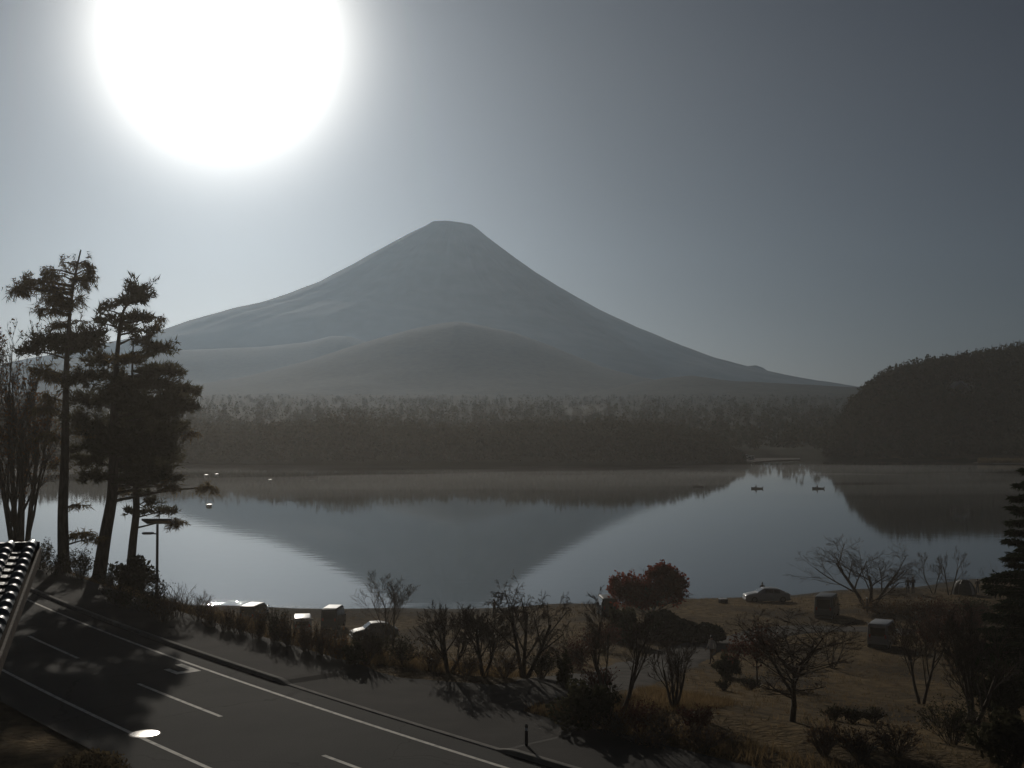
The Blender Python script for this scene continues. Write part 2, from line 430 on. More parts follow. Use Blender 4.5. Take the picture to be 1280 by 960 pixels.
def tubes(segs, sides=4):
    A = np.array([s[0] for s in segs], float); B = np.array([s[1] for s in segs], float)
    ra = np.array([s[2] for s in segs]); rb = np.array([s[3] for s in segs])
    d = B - A; L = np.linalg.norm(d, axis=1, keepdims=True) + 1e-9; d = d / L
    ref = np.where(np.abs(d[:, 2:3]) > .9, [[1., 0, 0]], [[0., 0, 1]])
    u = np.cross(d, ref); u /= np.linalg.norm(u, axis=1, keepdims=True) + 1e-9
    v = np.cross(d, u)
    N = len(A); V = np.empty((N, 2 * sides, 3))
    for k in range(sides):
        a = 2 * math.pi * k / sides
        off = math.cos(a) * u + math.sin(a) * v
        V[:, k] = A + off * ra[:, None]; V[:, sides + k] = B + off * rb[:, None]
    base = (np.arange(N) * 2 * sides)[:, None, None]
    q = np.array([[k, (k + 1) % sides, sides + (k + 1) % sides, sides + k] for k in range(sides)])
    return V.reshape(-1, 3), (base + q[None]).reshape(-1, 4)
def blades(P, D, W, Lg):
    """thin triangles from P along unit D, base width W, length Lg"""
    rs = np.random.RandomState(len(P))
    r = rs.normal(size=P.shape); s = np.cross(D, r); s /= np.linalg.norm(s, axis=1, keepdims=True) + 1e-9
    V = np.stack([P - s * W[:, None] / 2, P + s * W[:, None] / 2, P + D * Lg[:, None]], 1)
    return V.reshape(-1, 3), np.arange(len(P) * 3).reshape(-1, 3)
def leaf_quads(P, size, rs, flat=0.0):
    n1 = rs.normal(size=P.shape); n1[:, 2] *= (1 - flat)
    n1 /= np.linalg.norm(n1, axis=1, keepdims=True)
    n2 = np.cross(n1, rs.normal(size=P.shape)); n2 /= np.linalg.norm(n2, axis=1, keepdims=True)
    s = size[:, None]
    V = np.stack([P - n1 * s, P + n2 * s * .6, P + n1 * s, P - n2 * s * .6], 1)
    return V.reshape(-1, 3), np.arange(len(P) * 4).reshape(-1, 4)

# ------------------------------------------------------------------ the ground, the lake and the road
def axis(*runs):
    out = []
    for a, b, st in runs: out.append(np.arange(a, b, st))
    return np.concatenate(out)
gx = axis((-420, -120, 20), (-120, -64, 4), (-64, 90, .8), (90, 130, 4), (130, 440, 20))
gy = axis((-120, 10, 10), (10, 24, 2), (24, 140, .8), (140, 175, 2.5), (175, 260, 12))
X, Y = np.meshgrid(gx, gy); Z = H(X, Y)
nx, ny = len(gx), len(gy)
ii = (np.arange(ny - 1)[:, None] * nx + np.arange(nx - 1)[None]).ravel()
me = np_mesh('ground', np.stack([X, Y, Z], -1).reshape(-1, 3), [np.stack([ii, ii + 1, ii + nx + 1, ii + nx], 1)], True)
at = me.attributes.new('beach', 'FLOAT', 'POINT')
rem = shore_Y(X) - Y
at.data.foreach_set('value', np.clip((11 - rem + 4 * snoise(X, Y, 8)) / 5, 0, 1).ravel().astype(np.float32))
struct(link_mesh('ground', me, M['ground']))

def strip(name, mat, s0, s1, n0, n1, z, ds=.8, nn=1):
    ss = np.linspace(s0, s1, max(2, int(abs(s1 - s0) / ds) + 1)); V = []
    nns = np.linspace(n0, n1, nn + 1)
    for s in ss:
        for n_ in nns:
            x, y = to_xy(s, n_); V.append((x, y, z(s, n_) if callable(z) else z))
    k = nn + 1
    Fc = [[i * k + j, i * k + j + 1, (i + 1) * k + j + 1, (i + 1) * k + j] for i in range(len(ss) - 1) for j in range(nn)]
    Fc = np.array(Fc)
    me = np_mesh(name, V, [Fc if s1 < s0 else Fc[:, ::-1]])
    return struct(link_mesh(name, me, mat))
SA, SB = -70.0, SMAX + 70.0
strip('road', M['asphalt'], SA, SB, -8.0, 1.0, ROAD_Z, 1.0)
walk_z = lambda s, n_: ROAD_Z + .012 + .118 * float(kerb_raise(s)) * max(0.0, 1 - max(0, (n_ - 3.0)) * .05)
strip('sidewalk', M['sidewalk'], SA, SB, 1.20, 4.9, walk_z, .4, 6)
# kerb: solid strip with upright face
ss = np.arange(SA, SB, .35); V = []
for s in ss:
    top = ROAD_Z + .015 + .135 * float(kerb_raise(s))
    for n_, z_ in ((1.0, ROAD_Z - .1), (1.0, top - .02), (1.025, top), (1.2, top + .003), (1.2, ROAD_Z - .1)):
        x, y = to_xy(s, n_); V.append((x, y, z_))
Fc = [[i * 5 + j, i * 5 + j + 1, (i + 1) * 5 + j + 1, (i + 1) * 5 + j] for i in range(len(ss) - 1) for j in range(4)]
struct(link_mesh('kerb', np_mesh('kerb', V, [np.array(Fc)]), M['kerb']))
# painted lines
W = .15
strip('edge_line', M['paint'], SA, SB, -W / 2, W / 2, ROAD_Z + .004)
CEN, NEAR = -3.12, -6.28
strip('edge_line', M['paint'], SA, SB, NEAR - W / 2, NEAR + W / 2, ROAD_Z + .004)
s1 = s_of_px(170, 855); s0 = s_of_px(270, 897); dash = abs(s1 - s0)
sA2 = s_of_px(405, 944); period = abs(s0 - sA2) + dash
for k in range(-6, 8):
    a = s0 + k * period
    strip('lane_dash', M['paint'], a, a + dash, CEN - W / 2, CEN + W / 2, ROAD_Z + .004)
# painted arrow on the far lane: shaft with a hooked head
def flat_poly(name, pts_sn, z, mat):
    V = [(*to_xy(s, n_), z) for s, n_ in pts_sn]
    me = bpy.data.meshes.new(name); me.from_pydata(V, [], [list(range(len(V)))]); me.update()
    if me.polygons[0].normal.z < 0: me.flip_normals()
    return struct(link_mesh(name, me, mat))
am = on_z(226, 836, ROAD_Z); a_s, a_n = [float(v) for v in to_sn(am.x, am.y)]
flat_poly('arrow_marking', [(a_s + .9, a_n + .45), (a_s + .9, a_n + .15), (a_s - .5, a_n + .15), (a_s - .5, a_n - .35), (a_s + .3, a_n - .35), (a_s + .3, a_n - .6),
                            (a_s - .9, a_n - .6), (a_s - .9, a_n + .45)], ROAD_Z + .005, M['paint'])
# driveway from the sidewalk down to the lake path, draped a little above the ground
def drape(name, poly_px, mat, dz=.05, step=.7):
    P = [on_ground(x, y) for x, y in poly_px]
    pts = np.array([[p.x, p.y] for p in P])
    bm = bmesh.new()
    f = bm.faces.new([bm.verts.new((p[0], p[1], 0)) for p in pts])
    for axis_i in (0, 1):
        lo, hi = pts[:, axis_i].min(), pts[:, axis_i].max()
        for c in np.arange(lo + step, hi, step):
            co = [0, 0, 0]; no = [0, 0, 0]; co[axis_i] = c; no[axis_i] = 1
            bmesh.ops.bisect_plane(bm, geom=bm.verts[:] + bm.edges[:] + bm.faces[:], plane_co=co, plane_no=no)
    for v in bm.verts: v.co.z = hz(v.co.x, v.co.y) + dz
    me = bm_mesh(name, bm)
    if sum(p.normal.z for p in me.polygons) < 0: me.flip_normals()
    return struct(link_mesh(name, me, mat))
drape('driveway', [(430, 846), (440, 841), (500, 849), (560, 854), (650, 860), (700, 861), (740, 855), (725, 866), (692, 875), (664, 884), (648, 893), (640, 902), (655, 910)], M['sidewalk'], .06)
def ribbon(name, pts, w, mat, dz, jit=.3, seed=1):
    pts = np.array(pts, float); rs = np.random.RandomState(seed)
    t = np.concatenate([[0], np.cumsum(np.linalg.norm(np.diff(pts, axis=0), axis=1))])
    tt = np.arange(0, t[-1], .6); cx = np.interp(tt, t, pts[:, 0]); cy = np.interp(tt, t, pts[:, 1])
    ker = np.ones(9) / 9
    cx = np.convolve(np.pad(cx, 4, 'edge'), ker, 'valid'); cy = np.convolve(np.pad(cy, 4, 'edge'), ker, 'valid')
    dx, dy = np.gradient(cx), np.gradient(cy); L = np.hypot(dx, dy); nxv, nyv = -dy / L, dx / L
    K = 8; V = []
    edge = np.convolve(np.pad(rs.normal(size=len(tt)), 3, 'edge'), np.ones(7) / 7, 'valid') * jit
    for k in range(K + 1):
        o_ = (k / K - .5) * w; o2 = o_ + (edge if k in (0, K) else 0)
        x, y = cx + nxv * o2, cy + nyv * o2
        V.append(np.stack([x, y, H(x, y) + (dz if 0 < k < K or w < 1 else -.06)], 1))
    V = np.stack(V, 1).reshape(-1, 3); k1 = K + 1
    Fc = np.array([[i * k1 + j, (i + 1) * k1 + j, (i + 1) * k1 + j + 1, i * k1 + j + 1] for i in range(len(tt) - 1) for j in range(K)])
    me = np_mesh(name, V, [Fc], True)
    if sum(p.normal.z for p in me.polygons) < 0: me.flip_normals()
    return struct(link_mesh(name, me, mat))
ribbon('path', _path, 4.6, M['path'], .045, .8, 4)
jp = [on_ground(x, y) for x, y in [(452, 843), (500, 858), (560, 874), (640, 897)]]
ribbon('pavement_joint', [p[:2] for p in jp], .22, M['faint'], .075, .01, 5)

# the lake
lx = axis((-2600, -200, 80), (-200, -70, 10), (-70, 110, 1.5), (110, 240, 10), (240, 2600, 80))
ly = axis((108, 170, 1.2), (170, 320, 10), (320, 760, 40), (760, 1000, 60))
X, Y = np.meshgrid(lx, ly); nx, ny = len(lx), len(ly)
ii = (np.arange(ny - 1)[:, None] * nx + np.arange(nx - 1)[None]).ravel()
me = np_mesh('lake', np.stack([X, Y, 0 * X], -1).reshape(-1, 3), [np.stack([ii, ii + 1, ii + nx + 1, ii + nx], 1)])
at = me.attributes.new('ripple', 'FLOAT', 'POINT')
dist = Y - shore_Y(X)
rip = np.clip(1 - dist / (11 + 5 * snoise(X, Y, 21, 8, .05, .3)), 0, 1) ** 1.5 * np.clip(.15 + 2.4 * snoise(X, Y * 2, 22, 10, .1, 1.2), .0, .8)
at.data.foreach_set('value', np.where(Y < 175, rip, 0).ravel().astype(np.float32))
struct(link_mesh('lake', me, M['water']))

# ------------------------------------------------------------------ far land, hills, the mountain
def px_prof(pts, Yd):
    """photo outline -> (X, Z) at distance Yd"""
    a = np.array(pts, float); v = [at_Y(x, y, Yd) for x, y in a]
    return np.array([p.x for p in v]), np.array([p.z for p in v])
def far_shore(X_):
    px = 640 + np.asarray(X_) / 540.0 * F
    wy = np.interp(px, [-600, 100, 250, 800, 920, 938, 945, 1040, 1080, 1280, 1800], [580, 581.5, 582.5, 584, 583, 577, 573.5, 573, 575, 577, 577])
    return 20 * F / (wy - 523)
def plateau(X_, Y_):
    d = Y_ - far_shore(X_)
    return np.where(d < 0, np.maximum(d * .2, -3), np.interp(d, [0, 6, 40, 120, 700, 1500, 4000, 8000, 13000, 22000], [0, 1.5, 4, 3, 11, 30, 102, 200, 330, 420]))
azs = np.linspace(R(-33), R(33), 420); rr = np.concatenate([np.arange(440, 760, 8), np.geomspace(760, 20500, 110)])
A, RR = np.meshgrid(azs, rr); X = RR * np.tan(A); Y = RR
Z = plateau(X, Y) + np.clip((Y - 900) / 2000, 0, 1) * snoise(X, Y, 5, 16, .002, .05) * np.clip(Y * .006, 4, 30)
nx, ny = len(azs), len(rr)
ii = (np.arange(ny - 1)[:, None] * nx + np.arange(nx - 1)[None]).ravel()
struct(link_mesh('far_land', np_mesh('far_land', np.stack([X, Y, Z], -1).reshape(-1, 3), [np.stack([ii, ii + 1, ii + nx + 1, ii + nx], 1)], True), M['forest']))

def ridge(name, Yd, depth, prof, base, mat, rough, nx=260, ny=90, seed=1, back=1.6, fine=(.004, .08)):
    px_, pz_ = px_prof(prof, Yd)
    xs = np.linspace(px_[0], px_[-1], nx); ys = np.linspace(Yd - depth * 2.1, Yd + depth * back, ny)
    X, Y = np.meshgrid(xs, ys)
    wob = snoise(X, Y, seed + 9, 8, .5 / depth, 4 / depth) * depth * .25
    crest = np.interp(X, px_, pz_)
    t = np.exp(-((Y + wob * np.clip(np.abs(Y - Yd) / depth, 0, 1) - Yd) / depth) ** 2)
    pl = plateau(X, Y) + np.clip((Y - 900) / 2000, 0, 1) * snoise(X, Y, 5, 16, .002, .05) * np.clip(Y * .006, 4, 30)
    pl = pl + (base - pl) * np.clip(t * 1.3, 0, 1) * 0
    Z = pl - 9 + np.maximum(crest - pl + 9, -30) * t + rough * snoise(X, Y, seed, 18, *fine) * t ** .5
    ii = (np.arange(ny - 1)[:, None] * nx + np.arange(nx - 1)[None]).ravel()
    me = np_mesh(name, np.stack([X, Y, Z], -1).reshape(-1, 3), [np.stack([ii, ii + 1, ii + nx + 1, ii + nx], 1)], True)
    return struct(link_mesh(name, me, mat)), lambda x, y: None
ridge('foothills', 5800, 1100, [(560, 512), (640, 503), (700, 496), (740, 490), (790, 480), (830, 473), (858, 470), (900, 476), (960, 480), (1010, 483), (1060, 486), (1120, 489), (1200, 492)], 60, M['forest'], 10, seed=2)
ridge('wooded_hill', 7200, 1300, [(250, 486), (330, 472), (400, 452), (440, 437), (480, 424), (520, 412), (555, 405), (575, 403), (600, 407), (640, 415), (675, 428), (710, 443), (750, 460), (790, 472), (850, 484), (920, 490)], 150, M['forest'], 16, seed=3, fine=(.002, .03))
ridge('low_ridge', 10000, 1500, [(-300, 470), (-100, 462), (60, 455), (140, 446), (200, 440), (260, 437), (330, 434), (390, 427), (420, 420), (440, 421), (470, 431), (520, 446), (600, 470), (700, 486)], 230, M['forest'], 22, seed=4, fine=(.0015, .02))

def mountain():
    Yd = 17800.0; c = at_Y(567, 300, Yd); cx = c.x
    def prof(pts):
        x, z = px_prof(pts, Yd); return np.abs(x - cx), z
    lr, lz = prof([(567, 282), (553, 280.5), (545, 278.5), (539, 278.5), (530, 284), (515, 291), (500, 299), (470, 315), (440, 332), (400, 354), (360, 371), (325, 384), (280, 396), (250, 405), (190, 428), (100, 450), (0, 464), (-200, 480), (-500, 490)])
    rr_, rz = prof([(567, 282), (580, 282.5), (591, 282), (598, 287), (610, 297), (640, 319), (670, 340), (700, 359), (750, 388), (800, 412), (850, 433), (900, 452), (950, 466), (1000, 477), (1060, 487), (1200, 494), (1500, 500)])
    nr, na = 170, 420
    rad = np.concatenate([np.linspace(0, 420, 20), np.geomspace(450, 9500, nr - 20)])
    th = np.linspace(0, 2 * math.pi, na, endpoint=False)
    Rm, T = np.meshgrid(rad, th, indexing='ij')
    zl, zr = np.interp(Rm, lr, lz), np.interp(Rm, rr_, rz)
    w = .5 - .5 * np.cos(T); w = w * w * (3 - 2 * w)
    Zm = zr * (1 - w) + zl * w
    rs = np.random.RandomState(5); g = np.zeros_like(Rm)
    for k in (5, 9, 14, 22, 33, 47, 64):
        g += np.abs(np.sin(k * T * .5 + rs.rand() * 6 + .35 * np.sin(Rm / 900 + k))) * (14.0 / k ** .5)
    amp = np.clip((Rm - 250) / 900, 0, 1) * np.clip((8500 - Rm) / 5000, 0, 1) * 4.6
    side = np.abs(np.sin(T))                          # keep the two outline flanks as surveyed, carve the faces between
    Zm = Zm - g * amp * (.25 + .75 * side) + 7 * amp / 4 * snoise(Rm * np.cos(T), Rm * np.sin(T), 6, 16, .002, .03) * 4
    X = cx + Rm * np.cos(T); Yy = Yd + Rm * np.sin(T)
    b = at_Y(947, 470, Yd)                           # the small parasitic cone on the right flank
    Zm += 110 * np.exp(-(((X - b.x) / 190) ** 2 + ((Yy - Yd) / 260) ** 2))
    b2 = at_Y(303, 385, Yd)
    Zm += 45 * np.exp(-(((X - b2.x) / 260) ** 2 + ((Yy - Yd) / 500) ** 2))
    front = np.clip(-np.sin(T), 0, 1)
    k = np.clip((Rm - (6500 - 2700 * front)) / (2600 - 500 * front), 0, 1); k = k * k * (3 - 2 * k)
    Zm = Zm * (1 - k) + (plateau(X, Yy) - 45) * k
    keep = Yy < 20400
    i, j = np.meshgrid(np.arange(nr - 1), np.arange(na), indexing='ij')
    q = np.stack([i * na + j, (i + 1) * na + j, (i + 1) * na + (j + 1) % na, i * na + (j + 1) % na], -1).reshape(-1, 4)
    kf = keep.ravel()
    q = q[kf[q].all(1)]
    struct(link_mesh('mountain', np_mesh('mountain', np.stack([X, Yy, Zm], -1).reshape(-1, 3), [q], True), M['mountain']))
mountain()

# hill on the right shore
_hp = np.array([(1015, 590, 690), (1030, 568, 690), (1040, 548, 690), (1054, 525, 690), (1068, 506, 690), (1084, 490, 695), (1104, 477, 710), (1124, 467, 740), (1150, 460, 800), (1200, 451, 920), (1240, 444, 1030), (1280, 436, 1140), (1400, 418, 1250), (1600, 400, 1300), (1900, 395, 1300)], float)
def hill_R(px): return np.interp(px, _hp[:, 0], _hp[:, 2])
def hill_z(X_, Y_):
    px = 640 + X_ / np.maximum(Y_, 1) * F; Rr = hill_R(px); s0 = far_shore(X_)
    c = HC + (523 - np.interp(px, _hp[:, 0], _hp[:, 1])) / F * Rr
    t = np.clip((Y_ - s0 - 3) / (Rr - s0 - 3), 0, 2)
    up = np.clip(t, 0, 1)
    z = (c - 2) * np.where(t <= 1, up, np.clip(1 - (t - 1) * .5, 0, 1)) + 1.0
    z = z + snoise(X_, Y_, 12, 14, .01, .12) * 3.0 * np.clip(t * 3, 0, 1) * np.clip(1.6 * (1 - t), .1, 1)
    return np.where(t <= 0, -1.5, z)
xs = np.linspace(175, 1150, 300); ys = np.linspace(545, 1500, 220)
X, Y = np.meshgrid(xs, ys); nx, ny = len(xs), len(ys)
ii = (np.arange(ny - 1)[:, None] * nx + np.arange(nx - 1)[None]).ravel()
struct(link_mesh('hillside', np_mesh('hillside', np.stack([X, Y, hill_z(X, Y)], -1).reshape(-1, 3), [np.stack([ii, ii + 1, ii + nx + 1, ii + nx], 1)], True), M['forest_near']))

# woods beyond the lake: one mass each
def wood(name, pts, hgt, mat, K, size, seed, conifer=.25, wid=.34):
    rs = np.random.RandomState(seed); N = len(pts)
    Pc = np.repeat(pts, K, 0); Hh = np.repeat(hgt, K); con = np.repeat(rs.rand(N) < conifer, K)
    wd = np.repeat(rs.uniform(.8, 1.25, N) * wid, K) * Hh
    a = rs.rand(N * K) * 6.283; q = np.sqrt(rs.rand(N * K)) ** .6; tz = rs.rand(N * K)
    rad_d = np.sqrt(np.clip(1 - (2 * (tz * .82 + .18) - 1.08) ** 2, .04, 1)); zz_d = .16 + .84 * tz
    zc = 1 - np.sqrt(rs.rand(N * K)); rad_c = (1 - zc) * .62; zz_c = .1 + .95 * zc
    rad_ = np.where(con, rad_c, rad_d) * wd * q; zz = np.where(con, zz_c, zz_d) * Hh
    lob = 1 + .3 * np.sin(3 * a + Pc[:, 0]) + .15 * rs.normal(size=N * K)
    P = np.stack([Pc[:, 0] + rad_ * lob * np.cos(a), Pc[:, 1] + rad_ * lob * np.sin(a), Pc[:, 2] + zz * (1 + .04 * rs.normal(size=N * K))], 1)
    sz = size * rs.uniform(.5, 1.3, N * K) * np.where(con, .8, 1)
    V, Fq = leaf_quads(P, sz, rs)
    me = np_mesh(name, V, [Fq])
    at = me.attributes.new('tint', 'FLOAT', 'FACE')
    tv = np.repeat(np.where(rs.rand(N) < .8, rs.rand(N) * .8, rs.rand(N)), K) + rs.normal(size=N * K) * .05
    tv = np.where(con, tv * .15, tv)
    at.data.foreach_set('value', np.clip(tv, 0, 1).astype(np.float32))
    return stuff(link_mesh(name, me, mat))
rs = np.random.RandomState(40)
# peninsula: canopy height follows the photo's outline
px_ = np.concatenate([rs.uniform(-160, 925, 1500), rs.uniform(700, 930, 260)]); dd = rs.uniform(1, 75, len(px_)) ** 1.0
Xs = (px_ - 640) / F * 530; Ys = far_shore(Xs) + dd; Xs = (px_ - 640) / F * Ys
top = np.interp(px_, [-200, 150, 250, 330, 430, 520, 600, 690, 760, 830, 870, 900, 918, 932], [520, 524, 527, 521, 516, 521, 524, 515, 519, 526, 534, 546, 560, 575])
zt = 20 + (523 - top) / F * Ys
g0 = plateau(Xs, Ys)
ht = np.clip((zt - g0) * (.62 + .4 * dd / 75) * (.95 + .3 * snoise(Xs, Ys, 44, 10, .03, .25)) * rs.uniform(.7, 1.12, len(Xs)), 2.5, 26)
wood('lakeside_wood', np.stack([Xs, Ys, g0 - .2], 1), ht, M['wood_dark'], 84, .74, 41, .18)
# plateau forest behind
px_ = rs.uniform(-160, 1440, 5200); Ys = np.geomspace(610, 4200, 5200) + rs.uniform(-20, 20, 5200); Xs = (px_ - 640) / F * Ys
ok = (Xs * 0 + Ys > far_shore(Xs) + 12)
Xs, Ys = Xs[ok], Ys[ok]
ht = rs.uniform(8, 14, len(Xs)) * np.clip(Ys / 1200, .8, 1.2)
wood('plateau_forest', np.stack([Xs, Ys, plateau(Xs, Ys) - .3], 1), ht, M['wood_far'], 44, 1.25, 42, .35)
# hillside wood
px_ = rs.uniform(1032, 1420, 4600); Ys = 572 + (hill_R(px_) + 25 - 572) * rs.rand(4600) ** 1.25; Xs = (px_ - 640) / F * Ys
_hy = np.arange(600, 915, 1.0); _h1 = (1197 - 640) / F * _hy
HUT_Y = float(_hy[np.argmax(hill_z(_h1, _hy) > HC + (523 - 487) / F * _hy)])
ok = (hill_z(Xs, Ys) > .8) & ~((np.abs(px_ - 1197) < 15) & (Ys < HUT_Y + 6) & (Ys > HUT_Y - 45))
Xs, Ys = Xs[ok], Ys[ok]
wood('hillside_wood', np.stack([Xs, Ys, hill_z(Xs, Ys) - .3], 1), rs.uniform(4.5, 8.5, len(Xs)) * (Ys / 720) ** .4, M['wood_dark'], 42, .95, 43, .3)

# conifers one can tell apart on the hill's skyline
def conifer_mesh(seed, h, w, K=260, size=.5):
    rs = np.random.RandomState(seed)
    zc = 1 - np.sqrt(rs.rand(K)); a = rs.rand(K) * 6.283
    lay = np.floor(zc * 9) / 9
    r_ = (1 - lay) * w / 2 * np.sqrt(rs.rand(K)) * (1 + .25 * np.sin(5 * a + seed))
    P = np.stack([r_ * np.cos(a), r_ * np.sin(a), h * (.1 + .9 * zc) - r_ * .3], 1)
    V, Fq = leaf_quads(P, size * (1.05 - zc) * rs.uniform(.6, 1.2, K) + .12, rs, .5)
    return np_mesh('crown', V, [Fq])
for k, (px, py, hpx) in enumerate([(1108, 470, 8), (1120, 466, 11), (1127, 465, 10), (1135, 463, 9), (1147, 461, 8), (1156, 460, 8), (1166, 458, 8), (1178, 456, 9), (1190, 454, 9), (1199, 452, 8), (1209, 451, 9), (1220, 449, 10), (1232, 447, 11), (1240, 446, 13), (1250, 443, 13), (1258, 441, 12), (1267, 440, 13), (1275, 438, 12), (1284, 437, 12)]):
    Yc = float(hill_R(px)) - 4 + (k % 4) * 3; p = at_Y(px, py, Yc); z0 = float(hill_z(p.x, Yc)) - .3
    h = (p.z - z0) + (hpx + 4) / F * Yc
    lab = ['first', 'second', 'third', 'fourth', 'fifth', 'sixth', 'seventh', 'eighth', 'ninth', 'tenth', 'eleventh', 'twelfth', 'thirteenth', 'fourteenth', 'fifteenth', 'sixteenth', 'seventeenth', 'eighteenth', 'nineteenth'][k] + ' dark pointed conifer from the left along the skyline of the hill'
    t = thing('conifer', lab, 'tree', (p.x, Yc, z0), 0, 'conifers on the hill skyline')
    link_mesh('crown', conifer_mesh(100 + k, h, h * .34), M['cedar'], t)
    bm = bmesh.new(); cyl(bm, (0, 0, -.5), (0, 0, h * .9), .2, .03, 6); part('trunk', bm, M['bark'], t)
# beach at the mouth of the bay and reeds on the right
def far_patch(name, pts, Yd, z, mat):
    V = [(*on_z(x, y, z)[:2], z) for x, y in pts]
    me = bpy.data.meshes.new(name); me.from_pydata(V, [], [list(range(len(V)))]); me.update()
    if me.polygons[0].normal.z < 0: me.flip_normals()
    return struct(link_mesh(name, me, mat))
far_patch('far_beach', [(928, 579.5), (945, 577), (975, 574.8), (1000, 574), (1000, 572.5), (960, 572.3), (935, 573), (928, 574.5)], 560, .35, M['gravel'])
far_patch('far_beach', [(1215, 579), (1250, 579.5), (1310, 580), (1310, 577.5), (1250, 576.8), (1222, 577)], 560, .3, M['gravel'])
rs = np.random.RandomState(50); n_ = 1500
rp = np.stack([np.array(on_z(x, 577.8 + rs.rand() * 1.0, .3)) for x in rs.uniform(1222, 1300, n_)])
V, Ft = blades(rp, np.tile([[0, 0, 1.]], (n_, 1)) + rs.normal(size=(n_, 3)) * .1, np.full(n_, .35), rs.uniform(1.2, 2.6, n_))
stuff(link_mesh('reeds', np_mesh('reeds', V, [Ft]), M['grass_dull']))
# ------------------------------------------------------------------ plants near the road and the lake shore
def norm3(v):
    l = math.sqrt(v[0] * v[0] + v[1] * v[1] + v[2] * v[2]) or 1e-9
    return (v[0] / l, v[1] / l, v[2] / l)
TWIG = .0085
class Prm:
    def __init__(s, **k):
        s.levels = 5; s.wander = .06; s.up = .06; s.kids = (4, 5, 4, 4, 4); s.ratio = (.78, .72, .62, .56, .5); s.spread = (.6, .65, .7, .75); s.start = (.28, .25, .2, .15); s.rratio = .5; s.droop = 0.0
        s.__dict__.update(k)
def grow(rnd, p, d, L, r, lvl, prm, out):
    n = 6 if lvl == 0 else (4 if lvl < 3 else (3 if lvl < prm.levels else 2))
    st = L / n; pts = [(p, d, r)]
    for i in range(n):
        up = prm.up if lvl < 2 else prm.up - prm.droop
        d = norm3((d[0] + rnd.gauss(0, prm.wander), d[1] + rnd.gauss(0, prm.wander), d[2] + rnd.gauss(0, prm.wander * .7) + up))
        q = (p[0] + d[0] * st, p[1] + d[1] * st, p[2] + d[2] * st)
        r2 = max(r * (1 - .6 / n), .006)
        out.append((p, q, r, r2, lvl)); p, r = q, r2; pts.append((p, d, r))
    if lvl >= prm.levels: return
    at = lambda v: v[min(lvl, len(v) - 1)]
    k = at(prm.kids); t0 = at(prm.start)
    for j in range(k):
        t = t0 + (1 - t0) * (j + rnd.random() * .9) / k
        f = min(t, .999) * n; i = int(f); a, b = pts[i], pts[i + 1]; u = f - i
        q = tuple(a[0][m] + (b[0][m] - a[0][m]) * u for m in range(3)); dd = b[1]
        rv = norm3((rnd.gauss(0, 1), rnd.gauss(0, 1), rnd.gauss(0, .7)))
        dot = sum(rv[m] * dd[m] for m in range(3)); rv = norm3(tuple(rv[m] - dd[m] * dot for m in range(3)))
        an = at(prm.spread) * rnd.uniform(.7, 1.25)
        nd = norm3(tuple(dd[m] * math.cos(an) + rv[m] * math.sin(an) for m in range(3)))
        grow(rnd, q, nd, L * at(prm.ratio) * rnd.uniform(.7, 1.15) * (1.1 - .4 * t), max(a[2] * prm.rratio, .007), lvl + 1, prm, out)
def ground_of(px, py): return on_ground(px, py)
def fit_segs(out, w, h):
    P = np.array([[s[0], s[1]] for s in out]); B = P[:, 1]
    hx_ = np.percentile(np.abs(B[:, 0] - np.median(B[:, 0])), 97) + 1e-6; hz_ = np.percentile(B[:, 2], 99.3)
    sx, sz = w / 2 / hx_, h / hz_
    P = P * np.array([sx, sx, sz])
    return [(P[i, 0], P[i, 1], s[2], s[3], s[4]) for i, s in enumerate(out)]
